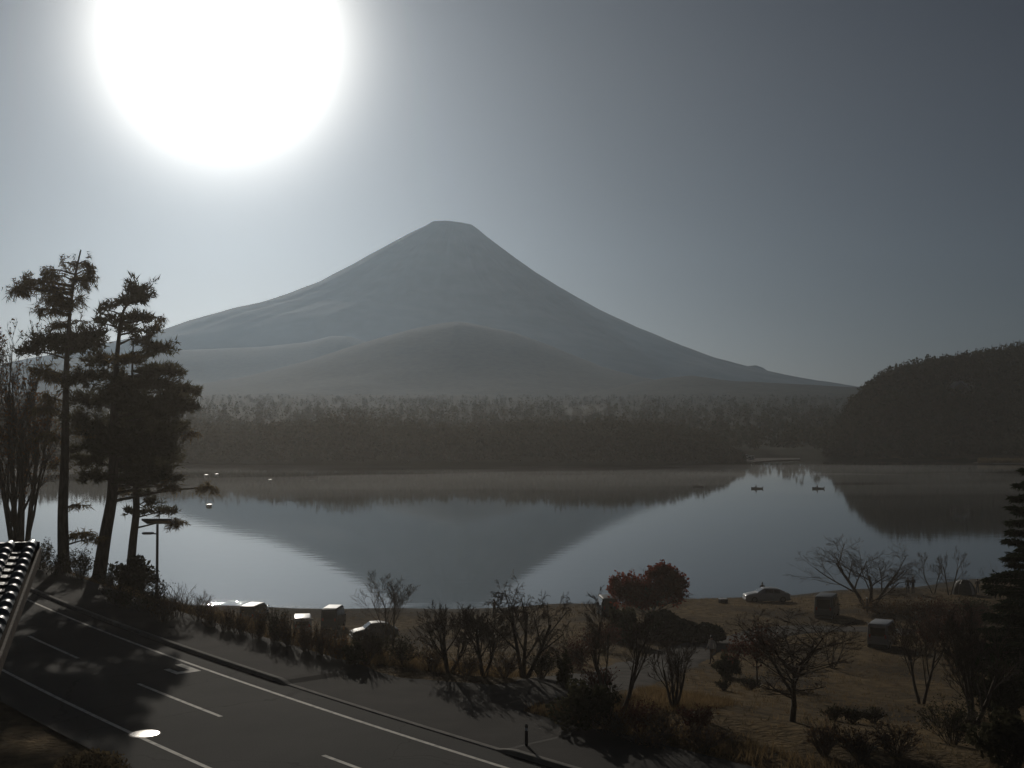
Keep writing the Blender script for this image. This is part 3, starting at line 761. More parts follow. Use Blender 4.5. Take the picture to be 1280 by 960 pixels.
def bare_tree(px, py, top, x0, x1, label, seed, stems=1, lean=(0, 0), prm=None, r=.14, mats=('bark', 'twig'), cut=1, leaf=None, nleaf=0, lsize=.09, cat='tree', name='bare_tree', group=None, flare=.55, twig=None, Yd=None):
    p = ground_of(px, py)
    if Yd: p = at_Y(px, py, Yd); p.z = hz(p.x, Yd) - .05
    m = p.y / F
    w, h = (x1 - x0) * m, (py - top) * m
    rnd = random.Random(seed); prm = prm or Prm(); out = []; ends = []
    for k in range(stems):
        az = 6.283 * k / stems + rnd.uniform(-.5, .5) if stems > 1 else 0
        tl = flare if stems > 1 else 0
        d = norm3((math.cos(az) * tl + lean[0], math.sin(az) * tl * .7 + lean[1], 1))
        grow(rnd, (math.cos(az) * .03 * (stems > 1), math.sin(az) * .03 * (stems > 1), -.05), d, rnd.uniform(.85, 1.0), 1, 0, prm, out); ends.append(len(out))
    out = fit_segs(out, w, h)
    cxm = (x0 + x1) / 2; tw = twig or TWIG
    off = (cxm - px) * m
    segs = []
    mean = np.median([s[1][0] for s in out])
    for a, b, r1, r2, l in out:                     # lean the crown over to where it stands in the photo
        a = a.copy(); b = b.copy()
        a[0] += (off - mean) * min(1, max(0, a[2] / h)) ; b[0] += (off - mean) * min(1, max(0, b[2] / h))
        k0 = r * .72
        segs.append((a, b, max(r1 * k0, tw), max(r2 * k0, tw * .8), l))
    t = thing(name, label, cat, p, 0, group)
    thick = [s for s in segs if s[4] <= cut]; thin = [s for s in segs if s[4] > cut]
    i0 = 0
    for e1 in ends:
        V, Q = tubes([s for s in segs[i0:e1] if s[4] <= cut], 6); link_mesh('trunk', np_mesh('trunk', V, [Q], True), M[mats[0]], t); i0 = e1
    V, Q = tubes([s for s in thin if s[4] < prm.levels], 3)
    fine = [s for s in thin if s[4] >= prm.levels]              # the last twigs are slivers
    fa = np.array([s[0] for s in fine]); fb = np.array([s[1] for s in fine]); fl = np.linalg.norm(fb - fa, axis=1)
    V2, T2 = blades(fa, (fb - fa) / (fl[:, None] + 1e-9), np.full(len(fa), tw * 2.3), fl * 1.25)
    link_mesh('crown', np_mesh('crown', np.concatenate([V, V2]), [Q, T2 + len(V)]), M[mats[1]], t)
    if leaf:
        rs = np.random.RandomState(seed); tips = np.array([s[1] for s in thin if s[4] >= prm.levels - 1])
        P = tips[rs.randint(0, len(tips), nleaf)] + rs.normal(size=(nleaf, 3)) * .16
        V, Q = leaf_quads(P, lsize * rs.uniform(.6, 1.3, nleaf), rs)
        link_mesh('foliage', np_mesh('foliage', V, [Q]), M[leaf], t)
    return t

def shrub(px, py, w, h, label, seed, kind='dry', name='shrub', cat='shrub', group=None, Yd=None):
    """w, h in photo pixels; stems fan out of the ground, with leaves of the kind"""
    p = ground_of(px, py)
    if Yd: p = at_Y(px, py, Yd); p.z = hz(p.x, Yd) - .05
    m = p.y / F; W_, H_ = w * m, h * m
    rs = np.random.RandomState(seed); t = thing(name, label, cat, p, 0, group)
    stem_mat = {'red': 'twig_red', 'dark': 'twig_dark', 'ever': 'twig_dark', 'clip': 'twig_dark', 'box': 'twig_dark'}.get(kind, 'twig')
    rnd = random.Random(seed); out = []
    n = {'ever': 9, 'clip': 6, 'box': 6}.get(kind, 20)
    prm = Prm(levels=2, kids=(5, 4), ratio=(.5, .5), spread=(.5, .6), start=(.2, .15), wander=.12, up=.1)
    for k in range(n):
        az = rnd.random() * 6.283; tl = rnd.uniform(.05, .75)
        grow(rnd, (math.cos(az) * .05, math.sin(az) * .05, -.05), norm3((math.cos(az) * tl, math.sin(az) * tl, 1)), rnd.uniform(.7, 1), .02, 0, prm, out)
    out = fit_segs(out, W_ * .95, H_ * (.92 if kind in ('clip', 'ever', 'box') else 1))
    V, Q = tubes([(a, b, max(r1 * (1 if l == 0 else .7), .009), max(r2 * .7, .008)) for a, b, r1, r2, l in out if l < 2], 3)
    fine = [s for s in out if s[4] >= 2]
    fa = np.array([s[0] for s in fine]); fb = np.array([s[1] for s in fine]); fl = np.linalg.norm(fb - fa, axis=1)
    V2, T2 = blades(fa, (fb - fa) / (fl[:, None] + 1e-9), np.full(len(fa), .02), fl * 1.25)
    link_mesh('stem', np_mesh('stem', np.concatenate([V, V2]), [Q, T2 + len(V)]), M[stem_mat], t)
    dens = {'dry': 420, 'red': 600, 'dark': 620, 'ever': 1000, 'clip': 2200, 'box': 2200, 'bare': 0, 'rust': 500}[kind]
    N = int(dens * min(3.2, max(.35, W_ * H_ / 2.0)))
    if N and dens:
        if kind in ('clip', 'ever', 'box'):
            d = rs.normal(size=(N, 3)); d /= np.linalg.norm(d, axis=1, keepdims=True)
            q = rs.rand(N) ** (1 / (3.5 if kind != 'ever' else 2.2))
            if kind == 'box': d = np.clip(d * 1.6, -1, 1)
            lob = 1 + (.08 if kind != 'ever' else .3) * np.sin(d[:, 0] * 5 + d[:, 2] * 4 + seed) + .05 * rs.normal(size=N)
            P = d * (q * lob)[:, None] * np.array([W_ / 2, W_ * .42, H_ * .5]) + np.array([0, 0, H_ * .5])
            P[:, 2] = np.maximum(P[:, 2], .03)
            sz = (.10 if kind != 'ever' else .13) * rs.uniform(.6, 1.3, N) * max(.8, m / .045)
            mt = 'hedge'
        else:
            E_ = np.array([s[1] for s in out if s[4] >= 1])
            P = E_[rs.randint(0, len(E_), N)] + rs.normal(size=(N, 3)) * .07 * max(W_, .6)
            P[:, 2] = np.maximum(P[:, 2], .03)
            sz = .055 * rs.uniform(.6, 1.4, N) * max(.8, m / .045)
            mt = {'dry': 'drybush', 'red': 'maple_dull', 'dark': 'hedge', 'rust': 'rust'}[kind]
        V, Q = leaf_quads(P, sz, rs); link_mesh('foliage', np_mesh('foliage', V, [Q]), M[mt], t)
    return t

def needle_tree(name, label, trunk_px, Yd, pads, seed, r0, mat='pine', sparse_mat='larch', cat='tree'):
    """trunk through photo points at distance Yd (+ its own lean in depth); pads = (px, py, w, h, density, droop)"""
    rs = np.random.RandomState(seed); rnd = random.Random(seed)
    T = [at_Y(x, y, Yd) for x, y in trunk_px]
    base = Vector((T[0].x, Yd, hz(T[0].x, Yd) - .1)); T[0] = base
    yoff = np.cumsum([0] + [rnd.gauss(0, .18) for _ in T[1:]])
    T = [Vector((p.x - base.x, yo, p.z - base.z)) for p, yo in zip(T, yoff)]
    t = thing(name, label, cat, base)
    z = np.array([p.z for p in T]); tot = z[-1]
    zz = np.linspace(0, tot, 26); tx = np.interp(zz, z, [p.x for p in T]); ty = np.interp(zz, z, [p.y for p in T])
    ker = np.array([.25, .5, .25]); tx[1:-1] = np.convolve(tx, ker, 'valid'); ty[1:-1] = np.convolve(ty, ker, 'valid')
    rad = r0 * (1 - .88 * (zz / tot)) ; rad[0] *= 1.35
    segs = [((tx[i], ty[i], zz[i]), (tx[i + 1], ty[i + 1], zz[i + 1]), rad[i], rad[i + 1]) for i in range(len(zz) - 1)]
    V, Q = tubes(segs, 8); link_mesh('trunk', np_mesh('trunk', V, [Q], True), M['bark'], t)
    m = Yd / F
    for (px, py, w, h, den, droop) in pads:
        limbs = []; tg = ([], [], []); is_dense = den > .8 and droop < .3
        c = at_Y(px, py, Yd); c = np.array([c.x - base.x, 0, c.z - base.z]); Wm, Hm = w * m * 1.15, h * m
        zt = np.clip(c[2] - .12 * abs(c[0] - np.interp(c[2], zz, tx)) - .2, .5, tot)
        tp = np.array([np.interp(zt, zz, tx), np.interp(zt, zz, ty), zt])
        c[1] = tp[1] + rnd.gauss(0, .35) * Wm
        rl = max(.025, .13 * r0 + .007 * np.linalg.norm(c - tp))
        mid = (tp + c) / 2 + np.array([0, 0, rnd.uniform(-.1, .25)])
        limbs += [(tp, mid, rl, rl * .7), (mid, c, rl * .7, rl * .35)]
        k = max(6, int(den * Wm * max(Wm * .7, .6) * (5.4 if is_dense else 13.0)))
        for _ in range(k):
            a = rnd.random() * 6.283; q = math.sqrt(rnd.random())
            e = c + np.array([math.cos(a) * q * Wm / 2, math.sin(a) * q * Wm * .42, rnd.gauss(.1, .62 if is_dense else .5) * Hm * (1 - .4 * q) - droop * q * Hm])
            s_ = c + (e - c) * .25 * rnd.random()
            limbs.append((s_, e, rl * .25, .008))
            nt = 20 if is_dense else 16
            d0 = (e - s_); d0 = d0 / (np.linalg.norm(d0) + 1e-6)
            f = rs.rand(nt, 1) ** .6
            P = s_ + (e - s_) * f + rs.normal(size=(nt, 3)) * .09
            D = d0 * .5 + rs.normal(size=(nt, 3)) * .55 + np.array([0, 0, .3 if droop < .3 else -.5])
            D /= np.linalg.norm(D, axis=1, keepdims=True)
            tg[0].append(P); tg[1].append(D); tg[2].append(rs.uniform(.25, .55, nt))
        V, Q = tubes(limbs, 4); br = link_mesh('branch', np_mesh('branch', V, [Q]), M['bark'], t)
        P, D, L = np.concatenate(tg[0]), np.concatenate(tg[1]), np.concatenate(tg[2])
        V, Ft = blades(P, D, np.full(len(P), .11 if is_dense else .07), L)
        link_mesh('foliage', np_mesh('foliage', V, [Ft]), M[mat if is_dense else sparse_mat], br)
    return t

# --- the three tall roadside conifers on the left
YT = 80.0
needle_tree('larch', 'tall straight larch beside the road with thin yellowish top and drooping sprays', [(80, 700), (80, 640), (82, 560), (84, 500), (85, 450), (88, 400), (92, 350), (101, 312)], YT,
    [(22, 345, 18, 14, .7, .4), (36, 352, 26, 14, .7, .4), (58, 335, 18, 18, .6, .4), (52, 350, 22, 16, .7, .4), (75, 327, 16, 16, .7, .4), (90, 328, 18, 16, .7, .4), (105, 325, 22, 18, .7, .4), (116, 346, 18, 14, .7, .5),
     (108, 357, 20, 14, .7, .4), (64, 370, 32, 16, .75, .4), (85, 367, 24, 16, .7, .4), (52, 386, 28, 14, .6, .4), (75, 390, 26, 12, .7, .4), (102, 374, 20, 14, .6, .4), (70, 405, 34, 8, .7, .35), (100, 400, 20, 8, .5, .4),
     (40, 365, 34, 14, .7, .4), (30, 358, 24, 14, .7, .4), (112, 338, 26, 16, .7, .4), (95, 345, 30, 14, .7, .4), (70, 345, 34, 16, .7, .4), (60, 360, 36, 14, .7, .4), (84, 380, 40, 14, .7, .4), (60, 428, 56, 13, 1.1, .1), (88, 423, 70, 13, 1.2, .1), (118, 420, 40, 12, 1.1, .1), (108, 432, 44, 13, 1.1, .1), (46, 440, 34, 8, 1, .1), (78, 438, 40, 12, 1.1, .1), (55, 462, 36, 12, .5, .4), (100, 466, 34, 14, .7, .3),
     (60, 495, 34, 14, .45, .4), (104, 500, 40, 16, 1.1, .2), (104, 475, 44, 16, 1.1, .1), (100, 525, 40, 16, 1.1, .1), (102, 560, 36, 16, 1.1, .1), (66, 470, 40, 14, .8, .3), (56, 510, 40, 14, .6, .4), (60, 545, 38, 10, .4, .4), (102, 540, 30, 14, .7, .2), (62, 580, 26, 8, .3, .4), (100, 668, 44, 7, .35, .45), (116, 674, 24, 8, .5, .5), (95, 632, 30, 6, .3, .4)], 301, .42)
needle_tree('pine', 'leaning pine with broad dark crown in flat layers beside the road', [(122, 724), (130, 670), (140, 620), (142, 560), (143, 500), (147, 440), (150, 410), (154, 385), (176, 358)], YT + 1.5,
    [(150, 378, 28, 10, 1.1, .05), (174, 361, 38, 12, 1.2, .0), (186, 370, 20, 8, 1, 0), (178, 377, 32, 8, 1.1, .05), (134, 388, 24, 8, 1, .05), (140, 399, 30, 7, 1.1, .05), (124, 403, 24, 6, .9, .05), (176, 398, 42, 8, 1.2, .05), (150, 411, 30, 6, 1.1, .05),
     (184, 411, 32, 7, 1, .05), (205, 396, 18, 16, .6, .5), (176, 424, 30, 10, .9, .1), (196, 437, 46, 11, 1.3, .0), (170, 452, 40, 10, .8, .1), (196, 464, 60, 10, 1.2, .05), (217, 466, 36, 8, 1.1, .05), (183, 480, 80, 12, 1.2, .05), (212, 488, 50, 10, 1.2, .05),
     (226, 499, 40, 8, 1.2, .05), (150, 494, 60, 14, 1.2, .05), (190, 505, 72, 12, 1.2, .05), (206, 518, 46, 9, 1.1, .05), (135, 470, 46, 14, 1.1, .05), (118, 450, 44, 14, 1.1, .05), (112, 575, 44, 16, 1.1, .05), (120, 595, 46, 14, 1, .1), (150, 515, 80, 16, 1.2, .05), (170, 545, 100, 16, 1.2, .05), (160, 572, 90, 16, 1.2, .05), (232, 508, 34, 8, 1.1, 0), (122, 505, 46, 16, 1.1, .05), (128, 535, 50, 18, 1.1, .05), (150, 530, 72, 16, 1.2, .05), (186, 535, 72, 16, 1.2, .05),
     (140, 560, 62, 18, 1.2, .05), (182, 558, 82, 18, 1.2, .05), (208, 562, 42, 16, 1.1, .05), (150, 585, 62, 16, 1.2, .05), (188, 588, 64, 14, 1.2, .05), (207, 598, 42, 9, 1.1, .05), (166, 603, 52, 9, 1, .1), (236, 540, 22, 12, .5, .4), (252, 610, 30, 10, .6, .6), (216, 606, 30, 8, .6, .4)], 302, .5)
needle_tree('pine', 'slim pine behind the leaning one with small tufts near the solar lamp', [(160, 726), (164, 672), (168, 640), (165, 600), (160, 540), (158, 500), (157, 470), (160, 425)], YT + 4,
    [(174, 616, 22, 8, 1.1, .05), (188, 628, 26, 8, 1.1, .05), (203, 640, 34, 6, .9, .1), (222, 651, 30, 8, .6, .6), (158, 640, 18, 5, 1, .05), (180, 640, 20, 6, 1, .05), (150, 570, 40, 12, 1, .05), (175, 520, 50, 12, 1, .05), (160, 480, 40, 10, 1, .05), (165, 445, 30, 8, .9, .05), (150, 615, 20, 6, .6, .2), (228, 508, 36, 8, 1.1, 0), (236, 490, 20, 6, .9, 0)], 303, .36)
# many-stemmed tree at the left edge with a few rust leaves left
bare_tree(25, 694, 384, -40, 72, 'many-stemmed leafless tree left of the larch with a few rust leaves high up', 311, 5, (0, 0), Prm(levels=5, kids=(5, 4, 4, 4, 3), spread=(.42, .55, .6, .7), start=(.22, .2, .15, .1), up=.07, ratio=(.7, .66, .6, .55)), .30, ('bark', 'twig_dark'), 1, 'rust', 2400, .11, flare=.17, twig=.014, Yd=81)
# --- edge of the conifers: hedge bushes
for i, (px, py, w, h, kind, lab) in enumerate([
    (52, 716, 34, 40, 'dark', 'dark bush at the left end of the roadside hedge, against the roof edge'), (76, 722, 36, 34, 'dark', 'dark bush at the foot of the larch'), (101, 728, 36, 40, 'dark', 'dark bush between the larch and the leaning pine'),
    (136, 740, 30, 30, 'dark', 'low dark bush between the leaning pine and the slim pine'), (166, 736, 50, 44, 'ever', 'rounded evergreen bush in front of the slim pine'), (186, 770, 56, 44, 'dark', 'dark bush at the roadside left of the solar lamp'),
    (222, 776, 50, 46, 'bare', 'leafless twiggy bush right of the solar lamp'), (248, 780, 40, 40, 'bare', 'leafless twiggy bush at the right end of the roadside bushes'), (150, 762, 40, 30, 'dark', 'low dark bush beside the sidewalk below the pines'), (205, 782, 30, 34, 'dry', 'dry bush at the foot of the solar lamp')]):
    shrub(px, py, w, h, lab, 320 + i, kind, Yd=77 if i == 4 else None)
# --- dead plants along the far edge of the sidewalk
for i, (px, py, w, h, kind, lab) in enumerate([
    (262, 789, 24, 30, 'dry', 'first dead stalky plant at the left end of the sidewalk verge'), (282, 794, 22, 34, 'dry', 'dead stalky plant on the verge left of the dark van'), (300, 798, 26, 32, 'dry', 'dead stalky plant on the verge in front of the dark van left side'), (322, 804, 28, 42, 'dry', 'dead stalky plant on the verge in front of the dark van'),
    (342, 808, 28, 47, 'dark', 'dark bushy plant on the verge between the dark van and the white van'), (362, 813, 26, 44, 'dry', 'dead stalky plant on the verge left of the white van'), (384, 820, 30, 44, 'dry', 'dead stalky plant on the verge in front of the white van'), (402, 825, 28, 44, 'dry', 'dead stalky plant on the verge between the white van and the boxy van'),
    (421, 830, 30, 40, 'rust', 'rusty brown plant on the verge in front of the boxy van'), (442, 836, 26, 32, 'ever', 'spiky dark plant at the right end of the sidewalk verge'), (458, 830, 36, 44, 'bare', 'leafless twiggy shrub in front of the dark car under the upright tree')]):
    shrub(px, py, w, h, lab, 340 + i, kind)
# --- bare trees in the middle
bare_tree(487, 815, 718, 454, 520, 'upright bare tree with fan of fine twigs left of the roadside thicket', 351, 2, prm=Prm(up=.14, spread=(.4, .5, .6, .7)), r=.12, flare=.2)
bare_tree(561, 841, 756, 516, 592, 'bare tree forking low at the left of the roadside thicket', 352, 3, prm=Prm(kids=(5, 5, 4, 4, 4)), r=.13)
bare_tree(604, 844, 762, 568, 634, 'bare tree in the middle of the roadside thicket', 353, 3, prm=Prm(kids=(5, 5, 4, 4, 4)), r=.12)
bare_tree(655, 847, 728, 600, 716, 'bare tree with drooping twigs at the right of the roadside thicket', 354, 3, prm=Prm(kids=(5, 5, 4, 4, 4), droop=.2, spread=(.7, .8, .8, .8)), r=.15)
bare_tree(771, 893, 742, 722, 834, 'bare tree with two forked trunks above the evergreen bush by the driveway', 355, 2, (-.05, 0), Prm(kids=(4, 4, 4, 4, 3), up=.1, spread=(.5, .6, .7, .7)), .13, flare=.5)
bare_tree(843, 884, 800, 814, 872, 'small bare tree with pale stems on the lawn right of the forked tree', 356, 4, prm=Prm(levels=4, kids=(4, 4, 4, 3), up=.1, spread=(.4, .6, .7)), r=.09, mats=('bark_pale', 'twig'), flare=.35)
bare_tree(990, 902, 768, 922, 1056, 'broad bare tree on the lawn with low forking trunk', 357, 1, (0, 0), Prm(levels=5, kids=(7, 5, 4, 4, 4), ratio=(.85, .7, .62, .56, .5), start=(.3, .2, .15, .1), spread=(.6, .65, .7, .75), up=.1, rratio=.62), .17, ('bark', 'twig'), 2)
bare_tree(947, 857, 782, 914, 982, 'small tree with dull red leaves left of the broad bare tree', 358, 1, prm=Prm(levels=3, kids=(7, 5, 4), start=(.35, .2, .1), spread=(.9, .7, .8)), r=.08, leaf='maple_dull', nleaf=900, lsize=.09, name='red_leaved_tree')
bare_tree(1085, 762, 674, 1014, 1142, 'wide spreading bare tree standing at the lake shore above the silver van', 359, 3, prm=Prm(levels=5, kids=(5, 5, 5, 4, 4), spread=(.7, .75, .75, .75), up=.04, ratio=(.72, .7, .62, .56, .5)), r=.28, cut=2, flare=.6)
bare_tree(1167, 742, 690, 1138, 1184, 'small bare tree at the shore left of the tent', 360, 2, prm=Prm(levels=5, up=.08, kids=(3, 4, 4, 4, 3)), r=.1)
bare_tree(1187, 744, 684, 1164, 1216, 'small bare tree at the shore right behind the tent', 361, 2, prm=Prm(levels=5, up=.08, kids=(3, 4, 4, 4, 3)), r=.12)
bare_tree(1238, 746, 704, 1222, 1254, 'thin bare sapling at the shore next to the big fir', 362, 2, prm=Prm(levels=3, up=.1, kids=(3, 3, 3)), r=.06)
bare_tree(1152, 880, 764, 1108, 1198, 'bare tree with slim upright stems in front of the silver van', 363, 2, prm=Prm(levels=5, kids=(5, 5, 4, 4, 4), up=.1, spread=(.5, .6, .7, .7)), r=.12, flare=.25)
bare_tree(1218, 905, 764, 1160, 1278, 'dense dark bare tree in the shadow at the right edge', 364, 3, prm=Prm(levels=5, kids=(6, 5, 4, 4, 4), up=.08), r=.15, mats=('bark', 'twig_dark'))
bare_tree(1205, 815, 752, 1150, 1262, 'wide reddish twiggy tree behind the dark one at the right edge', 365, 4, prm=Prm(levels=5, kids=(4, 5, 4, 4, 4), up=.04), r=.1, mats=('bark', 'twig_red'))
bare_tree(1040, 835, 778, 1010, 1072, 'small twiggy tree on the lawn behind the broad bare tree', 366, 3, prm=Prm(levels=3, kids=(4, 5, 4), up=.06), r=.06, mats=('bark', 'twig_dark'))
# the red maple
def maple():
    p = ground_of(812, 792); m = p.y / F
    t = thing('maple_tree', 'red maple with dense round crown standing by the lake shore', 'tree', p)
    rnd = random.Random(77); out = []
    grow(rnd, (0, 0, -.1), (0, 0, 1), 1.0, 1, 0, Prm(levels=3, kids=(7, 5, 5), start=(.35, .2, .1), spread=(.8, .7, .7)), out)
    out = fit_segs(out, 92 * m, 80 * m)
    th = [(a, b, max(.16 * r1, .01), max(.16 * r2, .008)) for a, b, r1, r2, l in out]
    V, Q = tubes(th, 5); link_mesh('trunk', np_mesh('trunk', V, [Q], True), M['bark'], t)
    rs = np.random.RandomState(78); Ps = []
    for cx, cy, w, h, n in [(c0, c1, c2 * 1.02, c3 * 1.02, int(c4 * 1.5)) for c0, c1, c2, c3, c4 in [(785, 734, 46, 36, 1400), (828, 730, 56, 46, 2000), (806, 742, 60, 36, 1500), (845, 740, 32, 32, 900), (772, 738, 24, 26, 500), (828, 712, 28, 18, 500), (800, 752, 70, 20, 700), (852, 728, 18, 16, 300), (768, 726, 14, 14, 120), (815, 716, 18, 14, 200), (842, 716, 14, 14, 150)]]:
        d = rs.normal(size=(n, 3)); d /= np.linalg.norm(d, axis=1, keepdims=True); q = rs.rand(n) ** .6
        lob = 1 + .30 * np.sin(d[:, 0] * 9 + cx) * np.cos(d[:, 2] * 8 + cy) + .12 * np.sin(17 * d[:, 0] + 13 * d[:, 2])
        Ps.append(np.array([(cx - 812) * m, rs.normal() * .4, (792 - cy) * m]) + d * (q * lob)[:, None] * np.array([w * m / 2, w * m / 2, h * m / 2]))
    P = np.concatenate(Ps); V, Q = leaf_quads(P, .12 * rs.uniform(.6, 1.3, len(P)), rs); link_mesh('crown', np_mesh('crown', V, [Q]), M['maple'], t)
maple()
# --- shrubs in the middle and on the right
for i, (px, py, w, h, kind, lab) in enumerate([
    (470, 822, 44, 30, 'dark', 'dark undergrowth bush at the foot of the upright bare tree'), (505, 832, 40, 36, 'dark', 'dark bush between the upright tree and the roadside thicket'), (540, 838, 40, 30, 'dry', 'dry bush under the low forking bare tree'), (583, 844, 40, 28, 'dry', 'dry bush under the middle tree of the thicket'),
    (630, 847, 44, 30, 'dry', 'dry bush under the drooping bare tree, left side'), (675, 849, 44, 36, 'dark', 'dark bush under the drooping bare tree, right side'), (705, 858, 20, 40, 'ever', 'narrow dark conical shrub at the corner of the driveway'),
    (722, 838, 60, 40, 'red', 'reddish twiggy shrub behind the conical shrub'), (752, 815, 50, 34, 'red', 'reddish twiggy shrub left of the boxy clipped shrub'), (748, 868, 42, 34, 'red', 'reddish twiggy shrub behind the big evergreen bush'),
    (736, 914, 82, 62, 'ever', 'big spiky evergreen bush at the mouth of the driveway'), (772, 925, 56, 36, 'dry', 'dry low shrub at the foot of the forked bare tree'), (800, 915, 50, 40, 'red', 'dull red low shrub right of the forked bare tree'), (832, 920, 54, 32, 'dry', 'dry low shrub below the small pale-stemmed tree'),
    (868, 915, 46, 34, 'red', 'dull red low shrub right below the pale-stemmed tree'), (815, 938, 60, 26, 'dry', 'dry low shrub near the road edge below the forked tree'), (880, 938, 60, 30, 'dry', 'dry low shrub near the road edge at the lawn'),
    (778, 802, 30, 38, 'box', 'boxy clipped dark shrub left below the red maple'), (826, 796, 44, 32, 'clip', 'dark rounded shrub right below the red maple'), (815, 800, 50, 22, 'clip', 'low clipped hedge mound below the red maple trunk'), (852, 802, 56, 26, 'clip', 'middle clipped hedge mound right of the maple'), (884, 804, 46, 24, 'clip', 'rightmost clipped hedge mound by the path'),
    (911, 846, 32, 28, 'ever', 'round dark shrub on the lawn beside the walking person'), (905, 863, 20, 14, 'dark', 'small low shrub in front of the round one on the lawn'), (938, 862, 26, 14, 'dark', 'low shrub at the foot of the small red-leaved tree'),
    (1100, 766, 50, 14, 'dry', 'dry low shrub at the foot of the spreading shore tree'), (1140, 770, 56, 16, 'dry', 'dry low shrub on the shore below the two standing people'), (1180, 774, 56, 20, 'red', 'reddish shrub on the shore below the tent'), (1226, 772, 56, 20, 'dark', 'dark shrub on the shore left of the fir'),
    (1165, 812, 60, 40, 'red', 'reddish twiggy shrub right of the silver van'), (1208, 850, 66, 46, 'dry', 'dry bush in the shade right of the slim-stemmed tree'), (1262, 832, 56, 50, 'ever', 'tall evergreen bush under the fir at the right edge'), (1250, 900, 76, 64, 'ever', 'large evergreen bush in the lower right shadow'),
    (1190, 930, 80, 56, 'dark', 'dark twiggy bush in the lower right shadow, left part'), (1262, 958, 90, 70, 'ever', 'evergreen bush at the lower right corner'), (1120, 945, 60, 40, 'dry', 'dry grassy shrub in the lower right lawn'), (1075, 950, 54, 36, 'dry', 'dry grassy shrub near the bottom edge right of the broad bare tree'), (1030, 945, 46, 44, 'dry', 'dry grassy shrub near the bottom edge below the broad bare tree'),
    (1042, 900, 30, 18, 'dark', 'small dark tussock right of the broad bare tree trunk'), (1066, 903, 30, 18, 'dark', 'small dark tussock in the middle of the row on the lawn'), (1092, 903, 30, 18, 'dark', 'small dark tussock at the right end of the row on the lawn')]):
    shrub(px, py, w, h, lab, 380 + i, kind)
# rounded bush below the camera at the bottom left
def near_bush():
    p = Vector(on_z(112, 962, 11.35)); p.z = 9.9
    t = thing('shrub', 'rounded bush at the bottom edge of the view in front of the road', 'shrub', p)
    rs = np.random.RandomState(9); N = 5200
    d = rs.normal(size=(N, 3)); d /= np.linalg.norm(d, axis=1, keepdims=True); q = rs.rand(N) ** .3
    P = d * (q * (1 + .07 * np.sin(d[:, 0] * 9) * np.cos(d[:, 1] * 8)))[:, None] * np.array([1.15, 1.15, .95]) + np.array([0, 0, .95])
    V, Q = leaf_quads(P, .06 * rs.uniform(.6, 1.3, N), rs); link_mesh('foliage', np_mesh('foliage', V, [Q]), M['grass_dull'], t)
    rnd = random.Random(5); out = []
    for k in range(8):
        az = k * .8; grow(rnd, (0, 0, -.05), norm3((math.cos(az) * .6, math.sin(az) * .6, 1)), 1.4, .03, 0, Prm(levels=2, kids=(4, 3)), out)
    V, Q = tubes([s[:4] for s in fit_segs(out, 1.9, 1.7)], 4); link_mesh('stem', np_mesh('stem', V, [Q]), M['twig_dark'], t)
near_bush()
# the big fir at the right edge: layered drooping branches
def fir():
    Yd = 62.0; b = at_Y(1320, 800, Yd); base = Vector((b.x, Yd, hz(b.x, Yd) - .1)); m = Yd / F
    t = thing('fir_tree', 'big dark fir with drooping layered branches at the right edge', 'tree', base)
    top = at_Y(1320, 572, Yd).z - base.z
    V, Q = tubes([((0, 0, top * i / 12), (0, 0, top * (i + 1) / 12), .38 * (1 - i / 12.5), .38 * (1 - (i + 1) / 12.5)) for i in range(12)], 8)
    link_mesh('trunk', np_mesh('trunk', V, [Q], True), M['bark'], t)
    rnd = random.Random(12); rs = np.random.RandomState(12)
    z = .6
    while z < top - .2:
        n = 8; ln = .5 + (top - z) * .29 + .9
        for k in range(n):
            az = 6.283 * k / n + rnd.uniform(-.4, .4); L = ln * rnd.uniform(.75, 1.12); p = np.array([0, 0, z + rnd.uniform(-.15, .15)])
            d = np.array([math.cos(az), math.sin(az), .12]); prev = p; limbs = []; Ps, Ds, Ls = [], [], []
            for i in range(6):
                q = p + d * L * (i + 1) / 6 - np.array([0, 0, .10 * L * ((i + 1) / 6) ** 2 * 1.6 - .05 * L * ((i + 1) / 6) ** 4])
                limbs.append((prev, q, .05 * (1 - i / 6.5), .05 * (1 - (i + 1) / 6.5)))
                side = np.array([-d[1], d[0], 0]); wid = L * .26 * (1.1 - i / 6)
                nt = 80
                u = rs.uniform(-1, 1, (nt, 1)); f = rs.rand(nt, 1)
                P = prev + (q - prev) * f + side * u * wid - np.array([0, 0, 1.]) * (np.abs(u) * wid * .35) + rs.normal(size=(nt, 3)) * .05
                D = d * .5 + side * u * .7 + rs.normal(size=(nt, 3)) * .3 + np.array([0, 0, -.35]); D /= np.linalg.norm(D, axis=1, keepdims=True)
                Ps.append(P); Ds.append(D); Ls.append(rs.uniform(.18, .42, nt)); prev = q
            V, Q = tubes(limbs, 4); br = link_mesh('branch', np_mesh('branch', V, [Q]), M['bark'], t)
            P, D, L_ = np.concatenate(Ps), np.concatenate(Ds), np.concatenate(Ls)
            V, Ft = blades(P, D, np.full(len(P), .11), L_); link_mesh('foliage', np_mesh('foliage', V, [Ft]), M['cedar'], br)
        z += .62
fir()

